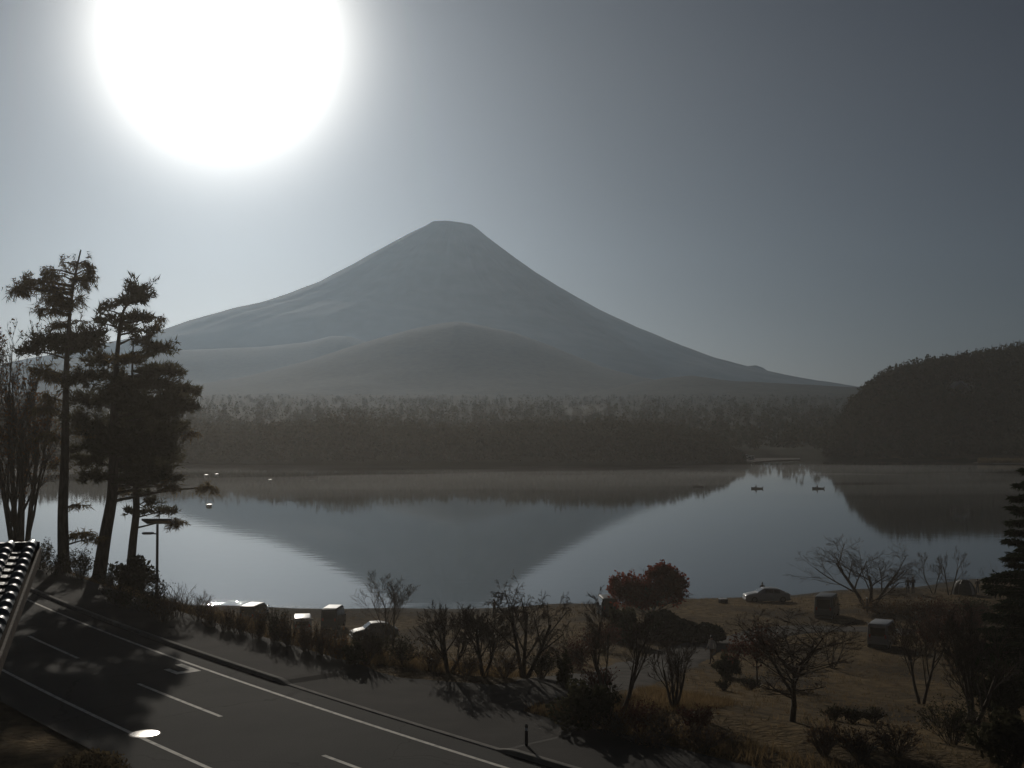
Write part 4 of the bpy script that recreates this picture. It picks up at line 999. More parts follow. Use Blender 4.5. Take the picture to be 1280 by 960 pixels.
# --- dead grass: masses of blades on the lawn and along the verges
def grass(name, n, region, mat, hmin, hmax, wid, seed, dens=None):
    rs = np.random.RandomState(seed); x = rs.uniform(region[0], region[1], n); y = rs.uniform(region[2], region[3], n)
    s, nn_ = to_sn(x, y)
    ok = (nn_ > 5.1) & (shore_Y(x) - y > 6) & (path_dist(x, y) > 2.4) & (np.abs(x / y) < .47)
    if dens is not None: ok &= rs.rand(n) < dens(x, y, nn_)
    x, y = x[ok], y[ok]; k = 5
    x = np.repeat(x, k) + rs.normal(size=len(x) * k) * .09; y = np.repeat(y, k) + rs.normal(size=len(y) * k) * .09
    P = np.stack([x, y, H(x, y) - .02], 1); D = rs.normal(size=P.shape) * .38; D[:, 2] = 1; D /= np.linalg.norm(D, axis=1, keepdims=True)
    V, Ft = blades(P, D, rs.uniform(.6, 1.3, len(P)) * wid, rs.uniform(hmin, hmax, len(P)))
    return stuff(link_mesh(name, np_mesh(name, V, [Ft]), M[mat]))
dr = [on_ground(x, y) for x, y in [(440, 846), (560, 856), (690, 862), (735, 860)]]
def off_drive(x, y, n_):
    d = np.full(x.shape, 1e9)
    for a, b in zip(dr[:-1], dr[1:]):
        ax, ay, bx, by = a.x, a.y, b.x, b.y; L2 = (bx - ax) ** 2 + (by - ay) ** 2
        t = np.clip(((x - ax) * (bx - ax) + (y - ay) * (by - ay)) / L2, 0, 1)
        d = np.minimum(d, np.hypot(x - ax - t * (bx - ax), y - ay - t * (by - ay)))
    return d
lawn = lambda x, y, n_: np.clip(.45 + 1.3 * snoise(x, y, 71, 12, .1, 1.2), .03, 1) * (off_drive(x, y, n_) > 2.6)
grass('dry_grass', 30000, (-40, 66, 32, 135), 'grass', .08, .26, .03, 91, lawn)
grass('dull_grass', 20000, (-40, 66, 32, 135), 'grass_dull', .12, .42, .035, 92, lambda x, y, n_: np.clip(.25 - 1.5 * snoise(x, y, 71, 12, .1, 1.2), .02, 1) * (off_drive(x, y, n_) > 2.6))
grass('bank_grass', 26000, (-10, 12, 40, 64), 'grass', .12, .4, .03, 94, lambda x, y, n_: (off_drive(x, y, n_) > 2.3) * (off_drive(x, y, n_) < 5.5) * .9)
grass('verge_grass', 60000, (-40, 20, 32, 85), 'grass', .15, .5, .03, 93, lambda x, y, n_: (n_ < 7.2) * (off_drive(x, y, n_) > 2.0) * .9)
# ------------------------------------------------------------------ vehicles
def by_top(px, top_py, height):
    best = None
    for Yd in np.arange(86, 122, .25):
        q = at_Y(px, top_py, Yd); e = abs(hz(q.x, Yd) + height - q.z)
        if best is None or e < best[0] or e < .25: best = (e, Vector((q.x, Yd, hz(q.x, Yd))))
    return best[1]
def wheel_part(t, x, y, r, w):
    bm = bmesh.new(); cyl(bm, (x, y - w / 2, r), (x, y + w / 2, r), r, seg=18); tyre = part('wheel', bm, M['rubber'], t)
    bm = bmesh.new(); s_ = 1 if y > 0 else -1
    cyl(bm, (x, y + s_ * (w / 2 - .03), r), (x, y + s_ * (w / 2 + .012), r), r * .62, r * .55, seg=12); part('rim', bm, M['steel'], tyre)
def vehicle(name, label, px, py, yaw, L, W_, H_, kind, paint, group='vehicles parked by the lake', roof=None, loc=None):
    p = loc if loc is not None else ground_of(px, py)
    t = thing(name, label, 'van' if kind == 'van' else 'car', p, yaw, group)
    gc = .17; wr = .29 if L < 3.8 else .31
    if kind == 'van':
        st = [(-L / 2, gc + .12, .95, H_ - .10, .90, .86), (-L / 2 + .06, gc, 1.0, H_ - .02, .98, .88), (-L * .1, gc, 1.0, H_, 1, .90), (L * .22, gc, 1.0, H_ - .02, 1, .89), (L * .37, gc, .98, H_ * .82, 1, .88), (L * .46, gc, .92, .98, .97, .9), (L / 2 - .03, gc + .04, .80, .84, .92, .88), (L / 2, gc + .16, .6, .62, .84, .82)]
    else:
        st = [(-L / 2, gc + .16, .66, .70, .84, .78), (-L / 2 + .05, gc + .04, .86, .90, .92, .84), (-L * .40, gc, .93, .99, .98, .86), (-L * .28, gc, .94, H_ - .10, 1, .74), (-L * .12, gc, .94, H_, 1, .76), (L * .08, gc, .93, H_ - .01, 1, .76), (L * .24, gc, .92, .98, 1, .84), (L * .40, gc, .82, .86, .98, .88), (L / 2 - .03, gc + .05, .68, .72, .92, .86), (L / 2, gc + .16, .5, .52, .84, .80)]
    hw = W_ / 2; V = []; Fc = []
    for (x, z0, zb, zr, kb, kr) in st:
        ring = [(-.9 * kb * hw, z0), (-kb * hw, z0 + (zb - z0) * .35), (-kb * hw, zb), (-kr * hw, max(zb + .005, zr - .06)), (-(kr - .07) * hw, zr), ((kr - .07) * hw, zr), (kr * hw, max(zb + .005, zr - .06)), (kb * hw, zb), (kb * hw, z0 + (zb - z0) * .35), (.9 * kb * hw, z0)]
        V += [(x, y, z) for y, z in ring]
    n = 10
    for i in range(len(st) - 1):
        for j in range(n): Fc.append((i * n + j, i * n + (j + 1) % n, (i + 1) * n + (j + 1) % n, (i + 1) * n + j))
    Fc.append(tuple(range(n))[::-1]); Fc.append(tuple((len(st) - 1) * n + j for j in range(n)))
    me = bpy.data.meshes.new('body'); me.from_pydata(V, [], Fc); me.update()
    bm = bmesh.new(); bm.from_mesh(me); bmesh.ops.recalc_face_normals(bm, faces=bm.faces); bpy.data.meshes.remove(me)
    body = part('body', bm, M[paint], t, True)
    md = body.modifiers.new('bevel', 'BEVEL'); md.width = .03; md.segments = 2; md.limit_method = 'ANGLE'; md.angle_limit = R(28)
    def pane(nm, pts, mat=M['glass'], par=t, off=.012):
        a, b, c = Vector(pts[0]), Vector(pts[1]), Vector(pts[2]); nn = (b - a).cross(c - a).normalized()
        cen = sum((Vector(q) for q in pts), Vector()) / len(pts)
        if nn.dot(cen - Vector((0, 0, .8))) < 0: nn = -nn
        bm = bmesh.new(); v1 = [bm.verts.new(Vector(q) + nn * off) for q in pts]; v0 = [bm.verts.new(Vector(q) - nn * .02) for q in pts]
        bm.faces.new(v1); bm.faces.new(v0[::-1])
        for i in range(len(pts)): bm.faces.new((v1[i], v0[i], v0[(i + 1) % len(pts)], v1[(i + 1) % len(pts)]))
        bmesh.ops.recalc_face_normals(bm, faces=bm.faces); return part(nm, bm, mat, par)
    def side_y(x, f):                              # half width on the glass slope
        xs_ = [s[0] for s in st]; kb = np.interp(x, xs_, [s[4] for s in st]); kr = np.interp(x, xs_, [s[5] for s in st])
        return (kb + (kr - kb) * f) * hw
    def zz_(x, f):
        xs_ = [s[0] for s in st]; zb = np.interp(x, xs_, [s[2] for s in st]); zr = np.interp(x, xs_, [s[3] for s in st]) - .06
        return zb + (zr - zb) * f
    spans = [(-.44, -.18), (-.16, .08), (.10, .30)] if kind == 'van' else [(-.27, -.13), (-.115, .06)]
    for a, b in spans:
        for s_ in (-1, 1):
            q = [(x * L, s_ * side_y(x * L, f), zz_(x * L, f)) for x, f in ((a, .08), (b, .08), (b, .92), (a, .92))]
            pane('side_window', q)
    if kind == 'van':
        x0, x1 = L * .375, L * .235; fr = [(x0, -.82 * hw, H_ * .78), (x0, .82 * hw, H_ * .78), (x1, .78 * hw, H_ - .10), (x1, -.78 * hw, H_ - .10)]
        pane('windscreen', [(L * .455, -.8 * hw, 1.03), (L * .455, .8 * hw, 1.03), (L * .375, .78 * hw, H_ * .80), (L * .375, -.78 * hw, H_ * .80)], off=.02)
        pane('rear_window', [(-L / 2 + .005, -.72 * hw, 1.02), (-L / 2 + .005, .72 * hw, 1.02), (-L / 2 + .005, .68 * hw, H_ - .28), (-L / 2 + .005, -.68 * hw, H_ - .28)], off=.015)
        tz, tx_, hz_l, hx_l = 1.0, -L / 2, .66, L / 2 - .02
    else:
        pane('windscreen', [(L * .225, -.76 * hw, 1.0), (L * .225, .76 * hw, 1.0), (L * .095, .66 * hw, H_ - .06), (L * .095, -.66 * hw, H_ - .06)], off=.025)
        pane('rear_window', [(-L * .385, -.72 * hw, 1.03), (-L * .385, .72 * hw, 1.03), (-L * .29, .64 * hw, H_ - .15), (-L * .29, -.64 * hw, H_ - .15)], off=.03)
        tz, tx_, hz_l, hx_l = .78, -L / 2 + .01, .62, L / 2 - .03
    for s_ in (-1, 1):
        bm = bmesh.new(); box(bm, (tx_, s_ * hw * .72, tz), (.06, .14, .26 if kind == 'van' else .16), bevel=.015); part('tail_light', bm, M['redlamp'], t)
        bm = bmesh.new(); box(bm, (hx_l, s_ * hw * .68, hz_l), (.08, .26, .15), bevel=.02); part('headlight', bm, M['lens'], t)
        bm = bmesh.new(); box(bm, (L * (.27 if kind == 'van' else .17), s_ * (hw + .09), 1.05), (.08, .17, .13), bevel=.03); part('mirror', bm, M[paint], t)
    for x, nm in ((L / 2 - .02, 'bumper'), (-L / 2 + .02, 'bumper')):
        bm = bmesh.new(); box(bm, (x, 0, gc + .16), (.14, W_ * .9, .2), bevel=.04); part(nm, bm, M['rubber' if kind == 'van' else paint], t)
    for x in (-L * .33, L * .31):
        for s_ in (-1, 1): wheel_part(t, x, s_ * (hw - .085), wr, .19)
    if roof:
        bm = bmesh.new(); box(bm, (-L * .1, 0, H_ + .012), (L * .62, W_ * .78, .03), bevel=.01); part('roof_panel', bm, M[roof], t)
    return t
vehicle('van', 'dark van seen from behind, first vehicle at the shore beyond the left verge', 318, 788, R(80), 3.6, 1.55, 1.85, 'van', 'p_blue', loc=by_top(318, 757, 1.85))
vehicle('van', 'white van partly hidden behind the dead plants of the verge', 378, 796, R(100), 3.5, 1.6, 1.65, 'van', 'p_white', loc=by_top(378, 772, 1.65))
vehicle('van', 'tall boxy dark van with pale roof standing just above the waterline', 417, 790, R(84), 3.4, 1.55, 1.95, 'van', 'p_dark', roof='p_white', loc=by_top(417, 761, 1.95))
vehicle('car', 'dark car parked beneath the upright bare tree', 466, 804, R(196), 3.9, 1.62, 1.45, 'car', 'p_dark', loc=by_top(468, 781, 1.45))
vehicle('van', 'dark van half hidden behind the red maple', 759, 770, R(95), 3.4, 1.5, 1.85, 'van', 'p_dark')
vehicle('car', 'pale saloon car standing side-on at the waterline right of the maple', 958, 752, R(182), 4.5, 1.7, 1.42, 'car', 'p_silver')
vehicle('van', 'silver van with pale roof in the open between the bare trees on the right', 1103, 808, R(62), 3.4, 1.55, 1.9, 'van', 'p_silver')
vehicle('van', 'dark tall van with grey back left of the spreading shore tree', 1034, 771, R(66), 3.9, 1.7, 2.1, 'van', 'p_grey')
for i, (px, py, lab) in enumerate([(931, 571.2, 'left one of two white vans on the far beach beside the wooded point'), (939, 573.0, 'right one of two white vans on the far beach beside the wooded point')]):
    v = on_z(px, py + 2, .36); vehicle('van', lab, 0, 0, R(10 + 50 * i), 4.4, 1.75, 2.0, 'van', 'p_white', 'vans on the far beach', loc=(v.x, v.y, .36))

# ------------------------------------------------------------------ people: one skinned body each, hair and clothing as materials and children
def person(label, px, py, height, yaw, pose, top, bottom, group=None, loc=None, hair='hair', hat=None):
    p = Vector(loc) if loc is not None else ground_of(px, py)
    k = height / 1.7
    t = thing('person', label, 'person', p, yaw, group)
    # joints (x forward, y left, z up); radii
    J = {}
    if pose == 'sit':
        J.update(pelvis=(0, 0, .12), waist=(.01, 0, .32), chest=(.05, 0, .52), neck=(.07, 0, .68), head=(.10, 0, .78), crown=(.10, 0, .90),
                 hipL=(.03, .10, .11), kneeL=(.40, .13, .30), ankL=(.62, .13, .04), toeL=(.76, .14, .02), hipR=(.03, -.10, .11), kneeR=(.38, -.14, .28), ankR=(.60, -.13, .04), toeR=(.74, -.14, .02),
                 shL=(.05, .19, .62), elL=(.14, .25, .38), wrL=(.36, .16, .36), shR=(.05, -.19, .62), elR=(.16, -.25, .38), wrR=(.40, -.12, .40))
    else:
        sw = .24 if pose == 'walk' else .02
        J.update(pelvis=(0, 0, .90), waist=(.0, 0, 1.06), chest=(.02, 0, 1.26), neck=(.02, 0, 1.45), head=(.05, 0, 1.56), crown=(.03, 0, 1.68),
                 hipL=(0, .09, .88), kneeL=(sw * .7 + .03, .10, .48), ankL=(sw, .10, .07), toeL=(sw + .17, .12, .03), hipR=(0, -.09, .88), kneeR=(-sw * .25 + .04, -.10, .48), ankR=(-sw * 1.2, -.10, .09), toeR=(-sw * 1.2 + .16, -.12, .03),
                 shL=(.01, .19, 1.39), shR=(.01, -.19, 1.39))
        if pose == 'walk': J.update(elL=(-.10, .25, 1.13), wrL=(-.06, .25, .90), elR=(.06, -.25, 1.13), wrR=(.22, -.22, .94))
        elif pose == 'hands': J.update(elL=(-.02, .27, 1.13), wrL=(.20, .12, 1.08), elR=(-.02, -.27, 1.13), wrR=(.20, -.12, 1.08))
        else: J.update(elL=(-.02, .24, 1.12), wrL=(.04, .23, .87), elR=(-.02, -.24, 1.12), wrR=(.04, -.23, .87))
    rad = dict(pelvis=(.15, .13), waist=(.14, .12), chest=(.165, .125), neck=(.058, .06), head=(.088, .1), crown=(.055, .06), hip=(.095, .095), knee=(.06, .062), ank=(.042, .045), toe=(.035, .04), sh=(.07, .07), el=(.048, .048), wr=(.033, .03))
    E_ = [('pelvis', 'waist'), ('waist', 'chest'), ('chest', 'neck'), ('neck', 'head'), ('head', 'crown')]
    for s_ in 'LR': E_ += [('pelvis', 'hip' + s_), ('hip' + s_, 'knee' + s_), ('knee' + s_, 'ank' + s_), ('ank' + s_, 'toe' + s_), ('chest', 'sh' + s_), ('sh' + s_, 'el' + s_), ('el' + s_, 'wr' + s_)]
    names = ['pelvis'] + [n for n in J if n != 'pelvis']; V = [tuple(c * k for c in J[n]) for n in names]; rr_ = []
    for n in names: rr_.append(rad.get(n, rad.get(n[:-1])))
    E_ = [(names.index(a), names.index(b)) for a, b in E_]
    V += [tuple(c * k for c in (J['head'][0] + .105, 0, J['head'][2] - .01))]; rr_.append((.02, .025)); E_.append((names.index('head'), len(V) - 1))     # nose
    for s_, sy in (('L', 1), ('R', -1)):                                        # palm, four fingers, thumb
        w = Vector(J['wr' + s_]); el = Vector(J['el' + s_]); d = (w - el).normalized(); sd = Vector((d.y, -d.x, 0)); sd = sd.normalized() if sd.length > .1 else Vector((1, 0, 0))
        palm = w + d * .08; V.append(tuple(palm * k)); rr_.append((.034, .018)); pi = len(V) - 1; E_.append((names.index('wr' + s_), pi))
        for f, (o, ln) in enumerate(((-.03, .075), (-.01, .09), (.01, .085), (.03, .065))):
            a = palm + sd * o + d * .035; b = a + d * ln * .55 + Vector((.012, 0, 0)); c = b + d * ln * .4 + Vector((.022, 0, 0))
            for q in (a, b, c): V.append(tuple(q * k)); rr_.append((.0095, .0095))
            n0 = len(V) - 3; E_ += [(pi, n0), (n0, n0 + 1), (n0 + 1, n0 + 2)]
        a = w + d * .04 + Vector((.03, 0, 0)); b = a + d * .04 + Vector((.022, 0, 0))
        for q in (a, b): V.append(tuple(q * k)); rr_.append((.011, .011))
        n0 = len(V) - 2; E_ += [(names.index('wr' + s_), n0), (n0, n0 + 1)]
    me = bpy.data.meshes.new('body'); me.from_pydata(V, E_, []); o = bpy.data.objects.new('body', me); COL.objects.link(o)
    o.modifiers.new('skin', 'SKIN'); sub = o.modifiers.new('sub', 'SUBSURF'); sub.levels = 1
    for i, v in enumerate(me.skin_vertices[0].data):
        v.radius = (rr_[i][0] * k, rr_[i][1] * k); v.use_root = (i == 0)
    bpy.context.view_layer.update()
    ev = o.evaluated_get(bpy.context.evaluated_depsgraph_get()); nm = bpy.data.meshes.new_from_object(ev)
    bpy.data.objects.remove(o); bpy.data.meshes.remove(me)
    nm.name = 'body'; nm.materials.clear()
    for mt in (M[top], M[bottom], M['skin'], M['rubber']): nm.materials.append(mt)
    hip_z = (J['pelvis'][2] + .02) * k; neck_z = (J['neck'][2] - .01) * k; wl = [Vector(J['wr' + s_]) * k for s_ in 'LR']
    for f in nm.polygons:
        c = f.center; f.use_smooth = True
        hand = any((c - (w + (w - Vector(J['el' + s_]) * k).normalized() * .09 * k)).length < .115 * k for w, s_ in zip(wl, 'LR'))
        foot = c.z < .09 * k
        leg = c.z < hip_z if pose != 'sit' else (c.z < .2 * k or (c.x > .22 * k and c.z < .34 * k))
        f.material_index = 2 if (hand or c.z > neck_z) else (3 if foot and pose != 'sit' else (1 if leg else 0))
    link_mesh('body', nm, None, t)
    hd = Vector(J['head']) * k
    bm = bmesh.new(); bmesh.ops.create_uvsphere(bm, u_segments=12, v_segments=8, radius=1, matrix=Matrix.Translation((hd.x - .022 * k, 0, hd.z + .06 * k)) @ Matrix.Diagonal((.105 * k, .098 * k, .105 * k, 1)))
    bmesh.ops.delete(bm, geom=[v for v in bm.verts if v.co.z < hd.z - .01 * k and v.co.x > hd.x - .04 * k], context='VERTS')
    part('hair', bm, M[hair], t, True)
    if hat:
        bm = bmesh.new(); cyl(bm, (hd.x - .01, 0, hd.z + .10 * k), (hd.x - .01, 0, hd.z + .20 * k), .112 * k, .08 * k, 14); box(bm, (hd.x + .13 * k, 0, hd.z + .105 * k), (.12 * k, .15 * k, .015), bevel=.005); part('cap', bm, M[hat], t)
    return t
person('person walking on the lawn in a pale top and dark trousers', 890, 829, 1.72, R(215), 'walk', 'cl_pale', 'cl_brown')
person('left one of two people in dark clothes standing together at the shore', 1135, 742, 1.7, R(80), 'stand', 'cl_dark', 'cl_dark', 'people standing at the shore')
person('right one of two people in dark clothes standing together at the shore', 1141.5, 742, 1.75, R(110), 'hands', 'cl_navy', 'cl_dark', 'people standing at the shore')
person('person in dark clothes standing between the tent and the fir', 1222, 742, 1.55, R(90), 'hands', 'cl_dark', 'cl_navy')
person('person in dark clothes standing at the waterline behind the drooping bare tree', 618, 771, 1.65, R(95), 'hands', 'cl_dark', 'cl_dark')
person('person in dark clothes standing behind the roof of the saloon car', 953, 748.5, 1.7, R(90), 'stand', 'cl_dark', 'cl_dark')

# ------------------------------------------------------------------ boats on the lake
def boat(label, px, py, L, yaw, mat, name='rowing_boat', W_=1.1, motor=False, group='boats on the lake'):
    p = on_z(px, py, 0.0); t = thing(name, label, 'boat', p, yaw, group)
    n = 13; V = []; Fc = []
    for i in range(n):
        u = i / (n - 1); x = (u - .5) * L
        b = math.sin(math.pi * min(1, (1 - u) * 1.25 + .0) / 2) if u > .2 else (.78 + .22 * u / .2)
        b = max(.03, b) * W_ / 2; sh = .34 + .16 * u ** 2; kl = -.08 + .12 * max(0, u - .7) / .3
        V += [(x, -b, sh), (x, -b * .82, .08), (x, 0, kl), (x, b * .82, .08), (x, b, sh), (x, b * .9, sh - .02), (x, b * .7, .1), (x, -b * .7, .1), (x, -b * .9, sh - .02)]
    for i in range(n - 1):
        for j in range(9): Fc.append((i * 9 + j, i * 9 + (j + 1) % 9, (i + 1) * 9 + (j + 1) % 9, (i + 1) * 9 + j))
    Fc.append(tuple(range(9))); Fc.append(tuple((n - 1) * 9 + j for j in range(9))[::-1])
    me = bpy.data.meshes.new('hull'); me.from_pydata(V, [], Fc); bm = bmesh.new(); bm.from_mesh(me); bmesh.ops.recalc_face_normals(bm, faces=bm.faces); bpy.data.meshes.remove(me)
    part('hull', bm, M[mat], t)
    for x in (-.25, .12):
        bm = bmesh.new(); box(bm, (x * L, 0, .27), (.24, W_ * .86, .04), bevel=.008); part('seat', bm, M['wood'], t)
    if mat == 'p_white':  # flat glossy slab added on the hull only to throw a sun glint
        bm = bmesh.new(); box(bm, (-L * .06, 0, .47), (L * .7, W_ * .85, .05), bevel=.02); part('cover', bm, M['p_white'], t)
    if motor:
        bm = bmesh.new(); box(bm, (-L / 2 - .12, 0, .5), (.26, .2, .3), bevel=.05); cyl(bm, (-L / 2 - .12, 0, .4), (-L / 2 - .12, 0, -.25), .05, seg=8); part('motor', bm, M['p_dark'], t)
    return p
for px, lab, plab in ((946, 'left one of two dark rowing boats on the bright water of the bay', 'angler sitting in the left dark rowing boat'), (1022.5, 'right one of two dark rowing boats on the bright water of the bay', 'angler sitting in the right dark rowing boat')):
    b = boat(lab, px, 611, 3.3, R(184 if px < 1000 else 178), 'p_dark', motor=True)
    person(plab, 0, 0, 1.75, R(180), 'sit', 'cl_dark', 'cl_navy', 'anglers in boats', loc=(b.x - .1, b.y, .29))
boat('dark low rowing boat in the reflection left of the bay', 873, 609, 3.2, R(170), 'p_grey')
boat('dark rowing boat among the mist in front of the wooded far shore', 390, 599, 4.2, R(185), 'p_grey')
for px, py, lab in ((271, 594, 'small white boat shining near the far shore, right one of the pair'), (258, 595, 'small white boat shining near the far shore, left one of the pair'), (338, 601, 'small white boat shining alone near the far shore'), (262, 633, 'small white boat shining on open water beside the pine')):
    boat(lab, px, py, 2.2, R(76), 'p_white', W_=1.0)

# ------------------------------------------------------------------ small things on the shore
p = ground_of(1205, 743)
t = thing('tent', 'dark dome tent with a pale door panel pitched at the shore', 'tent', p, R(-90))
bm = bmesh.new(); rs_ = 12
for i in range(rs_):
    for j in range(6):
        def q(a, e): return (1.2 * math.cos(a) * math.cos(e), 1.25 * math.sin(a) * math.cos(e), 1.55 * math.sin(e) ** .9)
        a0, a1, e0, e1 = 2 * math.pi * i / rs_, 2 * math.pi * (i + 1) / rs_, j * math.pi / 12, (j + 1) * math.pi / 12
        c4 = [q(a0, e0), q(a1, e0), q(a1, e1), q(a0, e1)] if j < 5 else [q(a0, e0), q(a1, e0), q(a0, e1)]
        bm.faces.new([bm.verts.new(v) for v in c4])
bmesh.ops.remove_doubles(bm, verts=bm.verts, dist=.002); part('shell', bm, M['canvas'], t, True)
bm = bmesh.new(); vs = []
for e in np.linspace(.06, .95, 7):
    vs.append([bm.verts.new((1.225 * math.cos(a) * math.cos(e), 1.275 * math.sin(a) * math.cos(e), 1.58 * math.sin(e) ** .9)) for a in (.12 + .2, .12 + .48)])
for a, b in zip(vs[:-1], vs[1:]): bm.faces.new((a[0], a[1], b[1], b[0]))
part('door', bm, M['palecanvas'], t)
for i in range(2):
    bm = bmesh.new(); pr = None
    for k_ in range(9):
        u = math.pi * k_ / 8; a = math.pi / 4 + i * math.pi / 2
        qv = Vector((1.23 * math.cos(u) * math.cos(a), 1.27 * math.cos(u) * math.sin(a), 1.58 * math.sin(u) ** .9 + .02))
        if pr is not None: cyl(bm, pr, qv, .012, seg=5)
        pr = qv
    part('tent_pole', bm, M['steel'], t)
p = ground_of(904, 754)
t = thing('cool_box', 'small dark box with bright lid lying on the beach left of the saloon car', 'box', p, R(15))
bm = bmesh.new(); box(bm, (0, 0, .2), (.8, .5, .4), bevel=.03); part('box', bm, M['p_dark'], t)
bm = bmesh.new(); box(bm, (0, 0, .43), (.82, .52, .06), bevel=.02); part('lid', bm, M['p_white'], t)
bm = bmesh.new(); cyl(bm, (-.3, -.27, .36), (.3, -.27, .36), .015, seg=6); part('handle', bm, M['steel'], t)
p = ground_of(1084, 768)
t = thing('post', 'thin dark post with shiny top behind the silver van', 'post', p)
bm = bmesh.new(); cyl(bm, (0, 0, -.2), (0, 0, 1.45), .07, .06, 10); part('shaft', bm, M['wood'], t)
bm = bmesh.new(); cyl(bm, (0, 0, 1.44), (0, 0, 1.52), .075, .05, 10); part('cap', bm, M['p_white'], t)

# ------------------------------------------------------------------ roadside furniture
p = ground_of(196, 752); m = p.y / F
t = thing('street_lamp', 'solar street lamp with tilted panel standing by the sidewalk right of the pines', 'street lamp', p)
Hh = (752 - 656) * m
bm = bmesh.new(); cyl(bm, (0, 0, -.2), (0, 0, Hh), .085, .07, 12); cyl(bm, (0, 0, 0), (0, 0, .5), .11, .1, 12); part('pole', bm, M['lampgrey'], t)
bm = bmesh.new(); rot = Matrix.Rotation(R(-16), 3, 'X'); box(bm, (.05, 0, Hh + .16), (34 * m, 1.0, .07), rot, .01); pan = part('solar_panel', bm, M['solar'], t)
bm = bmesh.new()
for s_ in (-1, 1):
    box(bm, Vector((.05, 0, Hh + .16)) + rot @ Vector((s_ * 17 * m, 0, 0)), (.05, 1.06, .1), rot); box(bm, Vector((.05, 0, Hh + .16)) + rot @ Vector((0, s_ * .5, 0)), (34 * m - .06, .05, .1), rot)
part('frame', bm, M['lampgrey'], pan)
bm = bmesh.new(); cyl(bm, (0, 0, Hh - .55), (-.35, 0, Hh - .5), .035, seg=8); part('arm', bm, M['lampgrey'], t)
bm = bmesh.new(); box(bm, (-.52, 0, Hh - .5), (.62, .26, .11), bevel=.03); lh = part('lamp_head', bm, M['lampgrey'], t)
bm = bmesh.new(); box(bm, (-.55, 0, Hh - .562), (.42, .2, .02)); part('lens', bm, M['lens'], lh)
bm = bmesh.new(); box(bm, (.0, -.14, 1.3), (.26, .18, .5), bevel=.02); part('battery_box', bm, M['lampgrey'], t)

p = on_z(658, 932, ROAD_Z + .12)
t = thing('bollard', 'short dark bollard with reflective band at the edge of the sidewalk by the driveway', 'bollard', (p.x, p.y, ROAD_Z + .10))
bm = bmesh.new(); cyl(bm, (0, 0, -.05), (0, 0, .62), .05, .045, 12); cyl(bm, (0, 0, .62), (0, 0, .67), .045, .025, 12); part('shaft', bm, M['rubber'], t)
bm = bmesh.new(); cyl(bm, (0, 0, .48), (0, 0, .56), .052, .051, 12); part('reflector', bm, M['p_white'], t)
bm = bmesh.new(); cyl(bm, (0, 0, -.02), (0, 0, .03), .11, .09, 12); part('base', bm, M['rubber'], t)

p = on_z(181, 917.5, ROAD_Z)
t = thing('manhole_cover', 'round polished metal manhole cover shining on the near lane line of the road', 'manhole cover', (p.x, p.y, ROAD_Z))
bm = bmesh.new(); cyl(bm, (0, 0, -.02), (0, 0, .008), .50, .49, 40); part('frame', bm, M['iron'], t)
bm = bmesh.new(); tilt = Matrix.Rotation(R(0), 4, 'X')
for i in range(9):
    r0_, r1_ = .44 * (i / 9), .44 * ((i + 1) / 9); z0_, z1_ = .026 - .010 * (i / 9) ** 2, .026 - .010 * ((i + 1) / 9) ** 2
    for k_ in range(36):
        a0, a1 = 2 * math.pi * k_ / 36, 2 * math.pi * (k_ + 1) / 36
        pts = [(r0_ * math.cos(a0), r0_ * math.sin(a0), z0_), (r1_ * math.cos(a0), r1_ * math.sin(a0), z1_), (r1_ * math.cos(a1), r1_ * math.sin(a1), z1_), (r0_ * math.cos(a1), r0_ * math.sin(a1), z0_)]
        bm.faces.new([bm.verts.new(v) for v in (pts if i else pts[:3])])
bmesh.ops.remove_doubles(bm, verts=bm.verts, dist=.0005); bmesh.ops.recalc_face_normals(bm, faces=bm.faces); lid = part('lid', bm, M['manhole'], t, True)

# hut on the hill across the lake
Yh = HUT_Y; c = at_Y(1197, 484, Yh); zg = float(hill_z(c.x, Yh)); mh = Yh / F
t = thing('hut', 'pale-roofed hut among the trees high on the hill across the lake', 'hut', (c.x, Yh, zg - .5), R(4))
w_, d_ = 10.5, 8.0; hb = max(2.5, c.z - zg + .5)
bm = bmesh.new()
V = [(-w_ / 2 + 1, -d_ / 2), (w_ / 2 - 1, -d_ / 2), (w_ / 2 - 1, d_ / 2), (-w_ / 2 + 1, d_ / 2)]
lo = [bm.verts.new((x, y, -1)) for x, y in V]; hi = [bm.verts.new((x, y, hb)) for x, y in V]; ap = [bm.verts.new((0, -d_ / 2, hb + 2.8)), bm.verts.new((0, d_ / 2, hb + 2.8))]
for i in range(4): bm.faces.new((lo[i], lo[(i + 1) % 4], hi[(i + 1) % 4], hi[i]))
bm.faces.new((hi[0], hi[1], ap[0])); bm.faces.new((hi[2], hi[3], ap[1])); bm.faces.new(lo[::-1])
part('wall', bm, M['wood'], t)
bm = bmesh.new()
for s_ in (-1, 1):
    a = Vector((s_ * (w_ / 2 + .3), 0, hb - 1.0)); b = Vector((s_ * .02, 0, hb + 3.1)); dv = b - a; cen = (a + b) / 2
    box(bm, cen, (dv.length, d_ + 1.4, .35), Matrix.Rotation(-math.atan2(dv.z, dv.x), 3, 'Y'))
rf = part('roof', bm, M['paleroof'], t)
bm = bmesh.new()
for s_ in (-1, 1):
    a = Vector((s_ * (w_ / 2 + .4), 0, hb - 1.1)); b = Vector((s_ * .25, 0, hb + 3.2)); dv = b - a; cen = (a + b) / 2
    box(bm, cen + Vector((0, -d_ / 2 - .78, 0)), (dv.length, .1, 1.5), Matrix.Rotation(-math.atan2(dv.z, dv.x), 3, 'Y'))
part('barge_board', bm, M['paleroof'], rf)
bm = bmesh.new(); box(bm, (0, -d_ / 2 - .03, hb * .4), (2.4, .12, 2.0)); part('window', bm, M['glass'], t)

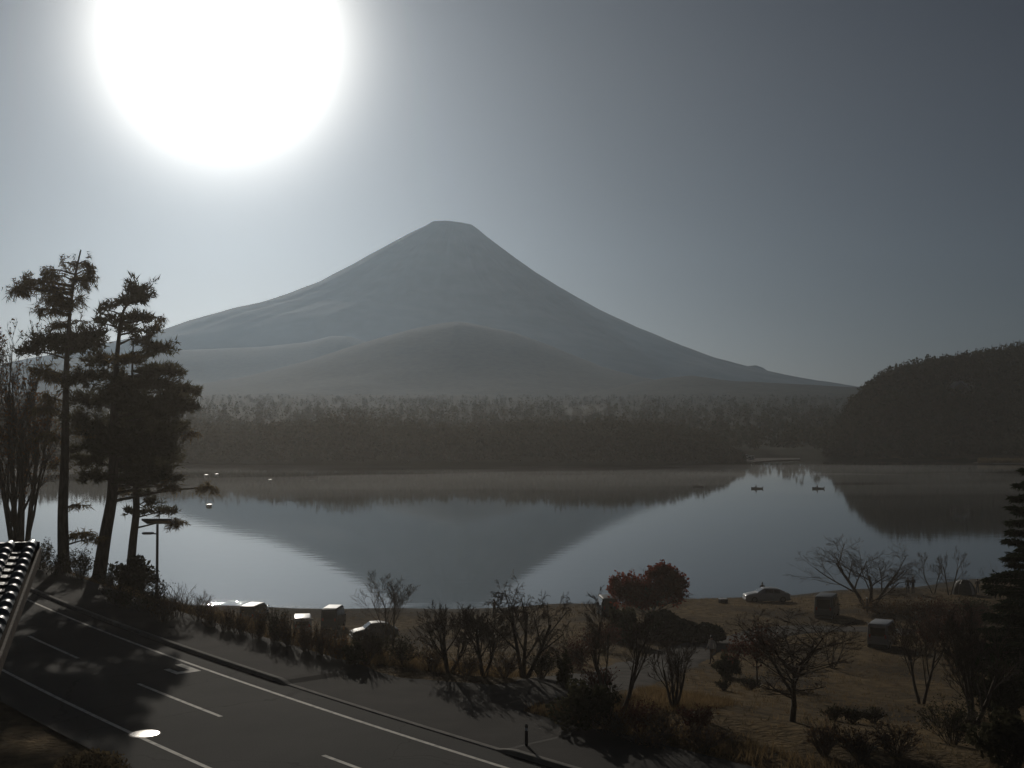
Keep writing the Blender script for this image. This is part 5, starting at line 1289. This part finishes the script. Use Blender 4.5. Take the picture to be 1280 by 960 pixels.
# ------------------------------------------------------------------ tiled roof at the left edge
Rc = at_Y(46, 683, 14.0); Bc = at_Y(0, 803, 10.5)
vdir = (Bc - Rc); slope_len = vdir.length; vdir.normalize()
udir = Vector((-1, -.18, 0)); udir = (udir - vdir * udir.dot(vdir)).normalized()
if udir.x > 0: udir = -udir
ndir = udir.cross(vdir).normalized()
if ndir.z < 0: ndir = -ndir
RM = Matrix((udir, vdir, ndir)).transposed()
t = thing('tiled_roof_house', 'house corner with dark tiled roof and shiny roll tiles at the left edge', 'house', (Rc.x, Rc.y, 10.0))
off = Vector((0, 0, Rc.z - 10.0))
def R3(u, v, n_): return off + udir * u + vdir * v + ndir * n_
ROWS, EXPO = 18, .275
def slab(name, u0, u1, v0, v1, n0, n1, mat, par, bev=0):
    bm = bmesh.new(); box(bm, R3((u0 + u1) / 2, (v0 + v1) / 2, (n0 + n1) / 2), (u1 - u0, v1 - v0, n1 - n0), RM, bev); return part(name, bm, mat, par)
roof = slab('roof', .02, 4.6, 0, ROWS * EXPO, -.14, -.05, M['wood'], t)
# one tile mesh: shallow pan with a turned-up side, thick lip at the front
def tile_mesh():
    prof = [(0, .045), (.03, .052), (.06, .035), (.10, .012), (.16, .004), (.22, .010), (.27, .028)]; V = []; Fc = []
    for v_, lift in ((0, .0), (.34, .034)):
        for u_, h_ in prof: V.append((u_, v_, h_ + lift))
        for u_, h_ in prof: V.append((u_, v_, h_ + lift - .022))
    n = len(prof)
    for j in range(n - 1):
        Fc += [(j, j + 1, 2 * n + j + 1, 2 * n + j), (n + j + 1, n + j, 3 * n + j, 3 * n + j + 1), (2 * n + j, 2 * n + j + 1, 3 * n + j + 1, 3 * n + j)]
    me = bpy.data.meshes.new('tile'); me.from_pydata(V, [], Fc); bm = bmesh.new(); bm.from_mesh(me); bmesh.ops.recalc_face_normals(bm, faces=bm.faces); bm.to_mesh(me); bm.free(); me.materials.append(M['tile']); return me
def roll_mesh(r_):
    V = []; Fc = []; K = 8
    for v_, rr0, lift in ((0, r_ * .93, 0), (.285, r_, .030), (.297, r_ * 1.1, .031), (.325, r_ * 1.1, .034)):
        for k_ in range(K + 1):
            a = math.pi * k_ / K; V.append((rr0 * math.cos(a), v_, rr0 * math.sin(a) + lift))
    for i in range(3):
        for k_ in range(K): Fc.append((i * (K + 1) + k_, i * (K + 1) + k_ + 1, (i + 1) * (K + 1) + k_ + 1, (i + 1) * (K + 1) + k_))
    Fc.append(tuple(3 * (K + 1) + k_ for k_ in range(K + 1)))
    me = bpy.data.meshes.new('roll_tile'); me.from_pydata(V, [], Fc); bm = bmesh.new(); bm.from_mesh(me); bmesh.ops.recalc_face_normals(bm, faces=bm.faces)
    for f in bm.faces: f.smooth = True
    bm.to_mesh(me); bm.free(); me.materials.append(M['tile_roll']); return me
tm, rm = tile_mesh(), roll_mesh(.062)
rnd = random.Random(3)
def place(me, nm, u, v, n_):
    o = bpy.data.objects.new(nm, me); COL.objects.link(o); o.parent = roof
    o.matrix_local = Matrix.LocRotScale(R3(u, v, n_), (RM @ Matrix.Rotation(rnd.gauss(0, .006), 3, 'Z') @ Matrix.Rotation(rnd.gauss(0, .006), 3, 'X')).to_quaternion(), None)
for r_ in range(ROWS):
    for c_ in range(11): place(tm, 'tile', .02 + c_ * .27, r_ * EXPO, -.03 + rnd.gauss(0, .002))
    place(rm, 'roll_tile', .05, r_ * EXPO, .03); place(rm, 'roll_tile', .285, r_ * EXPO, .03)
slab('verge_board', -.045, -.02, -.03, ROWS * EXPO + .02, -.15, -.02, M['wood'], t)
bm = bmesh.new(); cyl(bm, R3(-.03, -.02, .0), R3(4.6, -.02, .0), .055, seg=12); part('ridge_roll', bm, M['tile'], t, True)
slab('rear_board', -.02, 4.6, -.06, -.03, -.26, .0, M['palewood'], t)
bm = bmesh.new(); cw = R3(3.1, 2.2, 0); cw.z = (off.z - 1.1) / 2
box(bm, cw, (2.6, 3.6, off.z - 1.1), Matrix((Vector((udir.x, udir.y, 0)).normalized(), Vector((vdir.x, vdir.y, 0)).normalized(), Vector((0, 0, 1)))).transposed()); part('wall', bm, M['plaster'], t)
# ------------------------------------------------------------------ the morning air, with a fill veil added over the shore
def vol_mat(name, density, g, color=(1, 1, 1)):
    m = bpy.data.materials.new(name); m.use_nodes = True
    n, l = m.node_tree.nodes, m.node_tree.links
    n.remove(n['Principled BSDF'])
    v = n.new('ShaderNodeVolumePrincipled')
    v.inputs['Color'].default_value = (*color, 1); v.inputs['Density'].default_value = density; v.inputs['Anisotropy'].default_value = g
    l.new(v.outputs[0], n['Material Output'].inputs['Volume'])
    return m
bm = bmesh.new(); box(bm, (0, 10200, 1465), (40000, 21400, 2942))
stuff(link_mesh('haze', bm_mesh('haze', bm), vol_mat('haze_air', HAZE_DENSITY, HAZE_G, (.56, .77, 1.0))))

def mist_box(name, x0, x1, y0, y1, z0, z1, mat):
    bm = bmesh.new(); box(bm, ((x0 + x1) / 2, (y0 + y1) / 2, (z0 + z1) / 2), (x1 - x0, y1 - y0, z1 - z0))
    return stuff(link_mesh(name, bm_mesh(name, bm), mat))
mist_box('plain_mist', -9000, 9000, 640, 8600, -3.5, 620, vol_mat('plain_air', 0.95e-5, .70, (.56, .77, 1.0)))
mist_box('valley_mist', -900, 900, 172, 575, .02, 70, vol_mat('valley_air', 5.0e-5, .6, (.88, .95, 1.0)))
mist_box('shore_fill_veil', -160, 160, -30, 171, -3.2, 70, vol_mat('fill_veil_air', 3.2e-4, .6, (1, .93, .84)))  # scattering volume added to lift the foreground darks, imitating lens veil
def steam(name, x0, x1, y0, y1, seed, thick, mat):
    xs = np.linspace(x0, x1, 120); ys = np.linspace(y0, y1, 16); X, Y = np.meshgrid(xs, ys); n1, n2 = len(xs), len(ys)
    e = np.minimum.reduce([(X - x0) / 40, (x1 - X) / 40, (Y - y0) / 130, (y1 - Y) / 3 + .3]).clip(0, 1)
    T = .06 + thick * np.clip(.45 + 1.5 * snoise(X * .7, Y * 2, seed, 12, .02, .25), .0, 2.2) * e
    V = np.concatenate([np.stack([X, Y, T], -1).reshape(-1, 3), np.stack([X, Y, 0 * X + .03], -1).reshape(-1, 3)])
    ii = (np.arange(n2 - 1)[:, None] * n1 + np.arange(n1 - 1)[None]).ravel(); o = n1 * n2
    q = np.stack([ii, ii + 1, ii + n1 + 1, ii + n1], 1)
    rim = np.concatenate([np.arange(n1), np.arange(1, n2) * n1 + n1 - 1, np.arange(n1 - 2, -1, -1) + (n2 - 1) * n1, np.arange(n2 - 2, 0, -1) * n1]); r2 = np.roll(rim, -1)
    w = np.stack([r2, rim, rim + o, r2 + o], 1)
    return stuff(link_mesh(name, np_mesh(name, V, [np.concatenate([q, q[:, ::-1] + o, w])]), mat))
steam('lake_mist', -420, 420, 262, 505, 61, 2.0, vol_mat('steam', 2.3e-3, .4, (.96, .97, .96)))
# a wisp of smoke over the wood
bm = bmesh.new()
for dx, dz, r_ in ((-7, -1, 5), (0, 0, 7.5), (8, 1.5, 6), (15, 3.5, 3.5), (-14, 2.5, 3)):
    c = at_Y(728, 513, 900)
    bmesh.ops.create_icosphere(bm, subdivisions=2, radius=1, matrix=Matrix.Translation((c.x + dx, c.y + dx * .4, c.z + dz)) @ Matrix.Diagonal((r_ * 1.5, r_, r_ * .62, 1)))
stuff(link_mesh('smoke', bm_mesh('smoke', bm), vol_mat('smoke_wisp', .008, .3)))
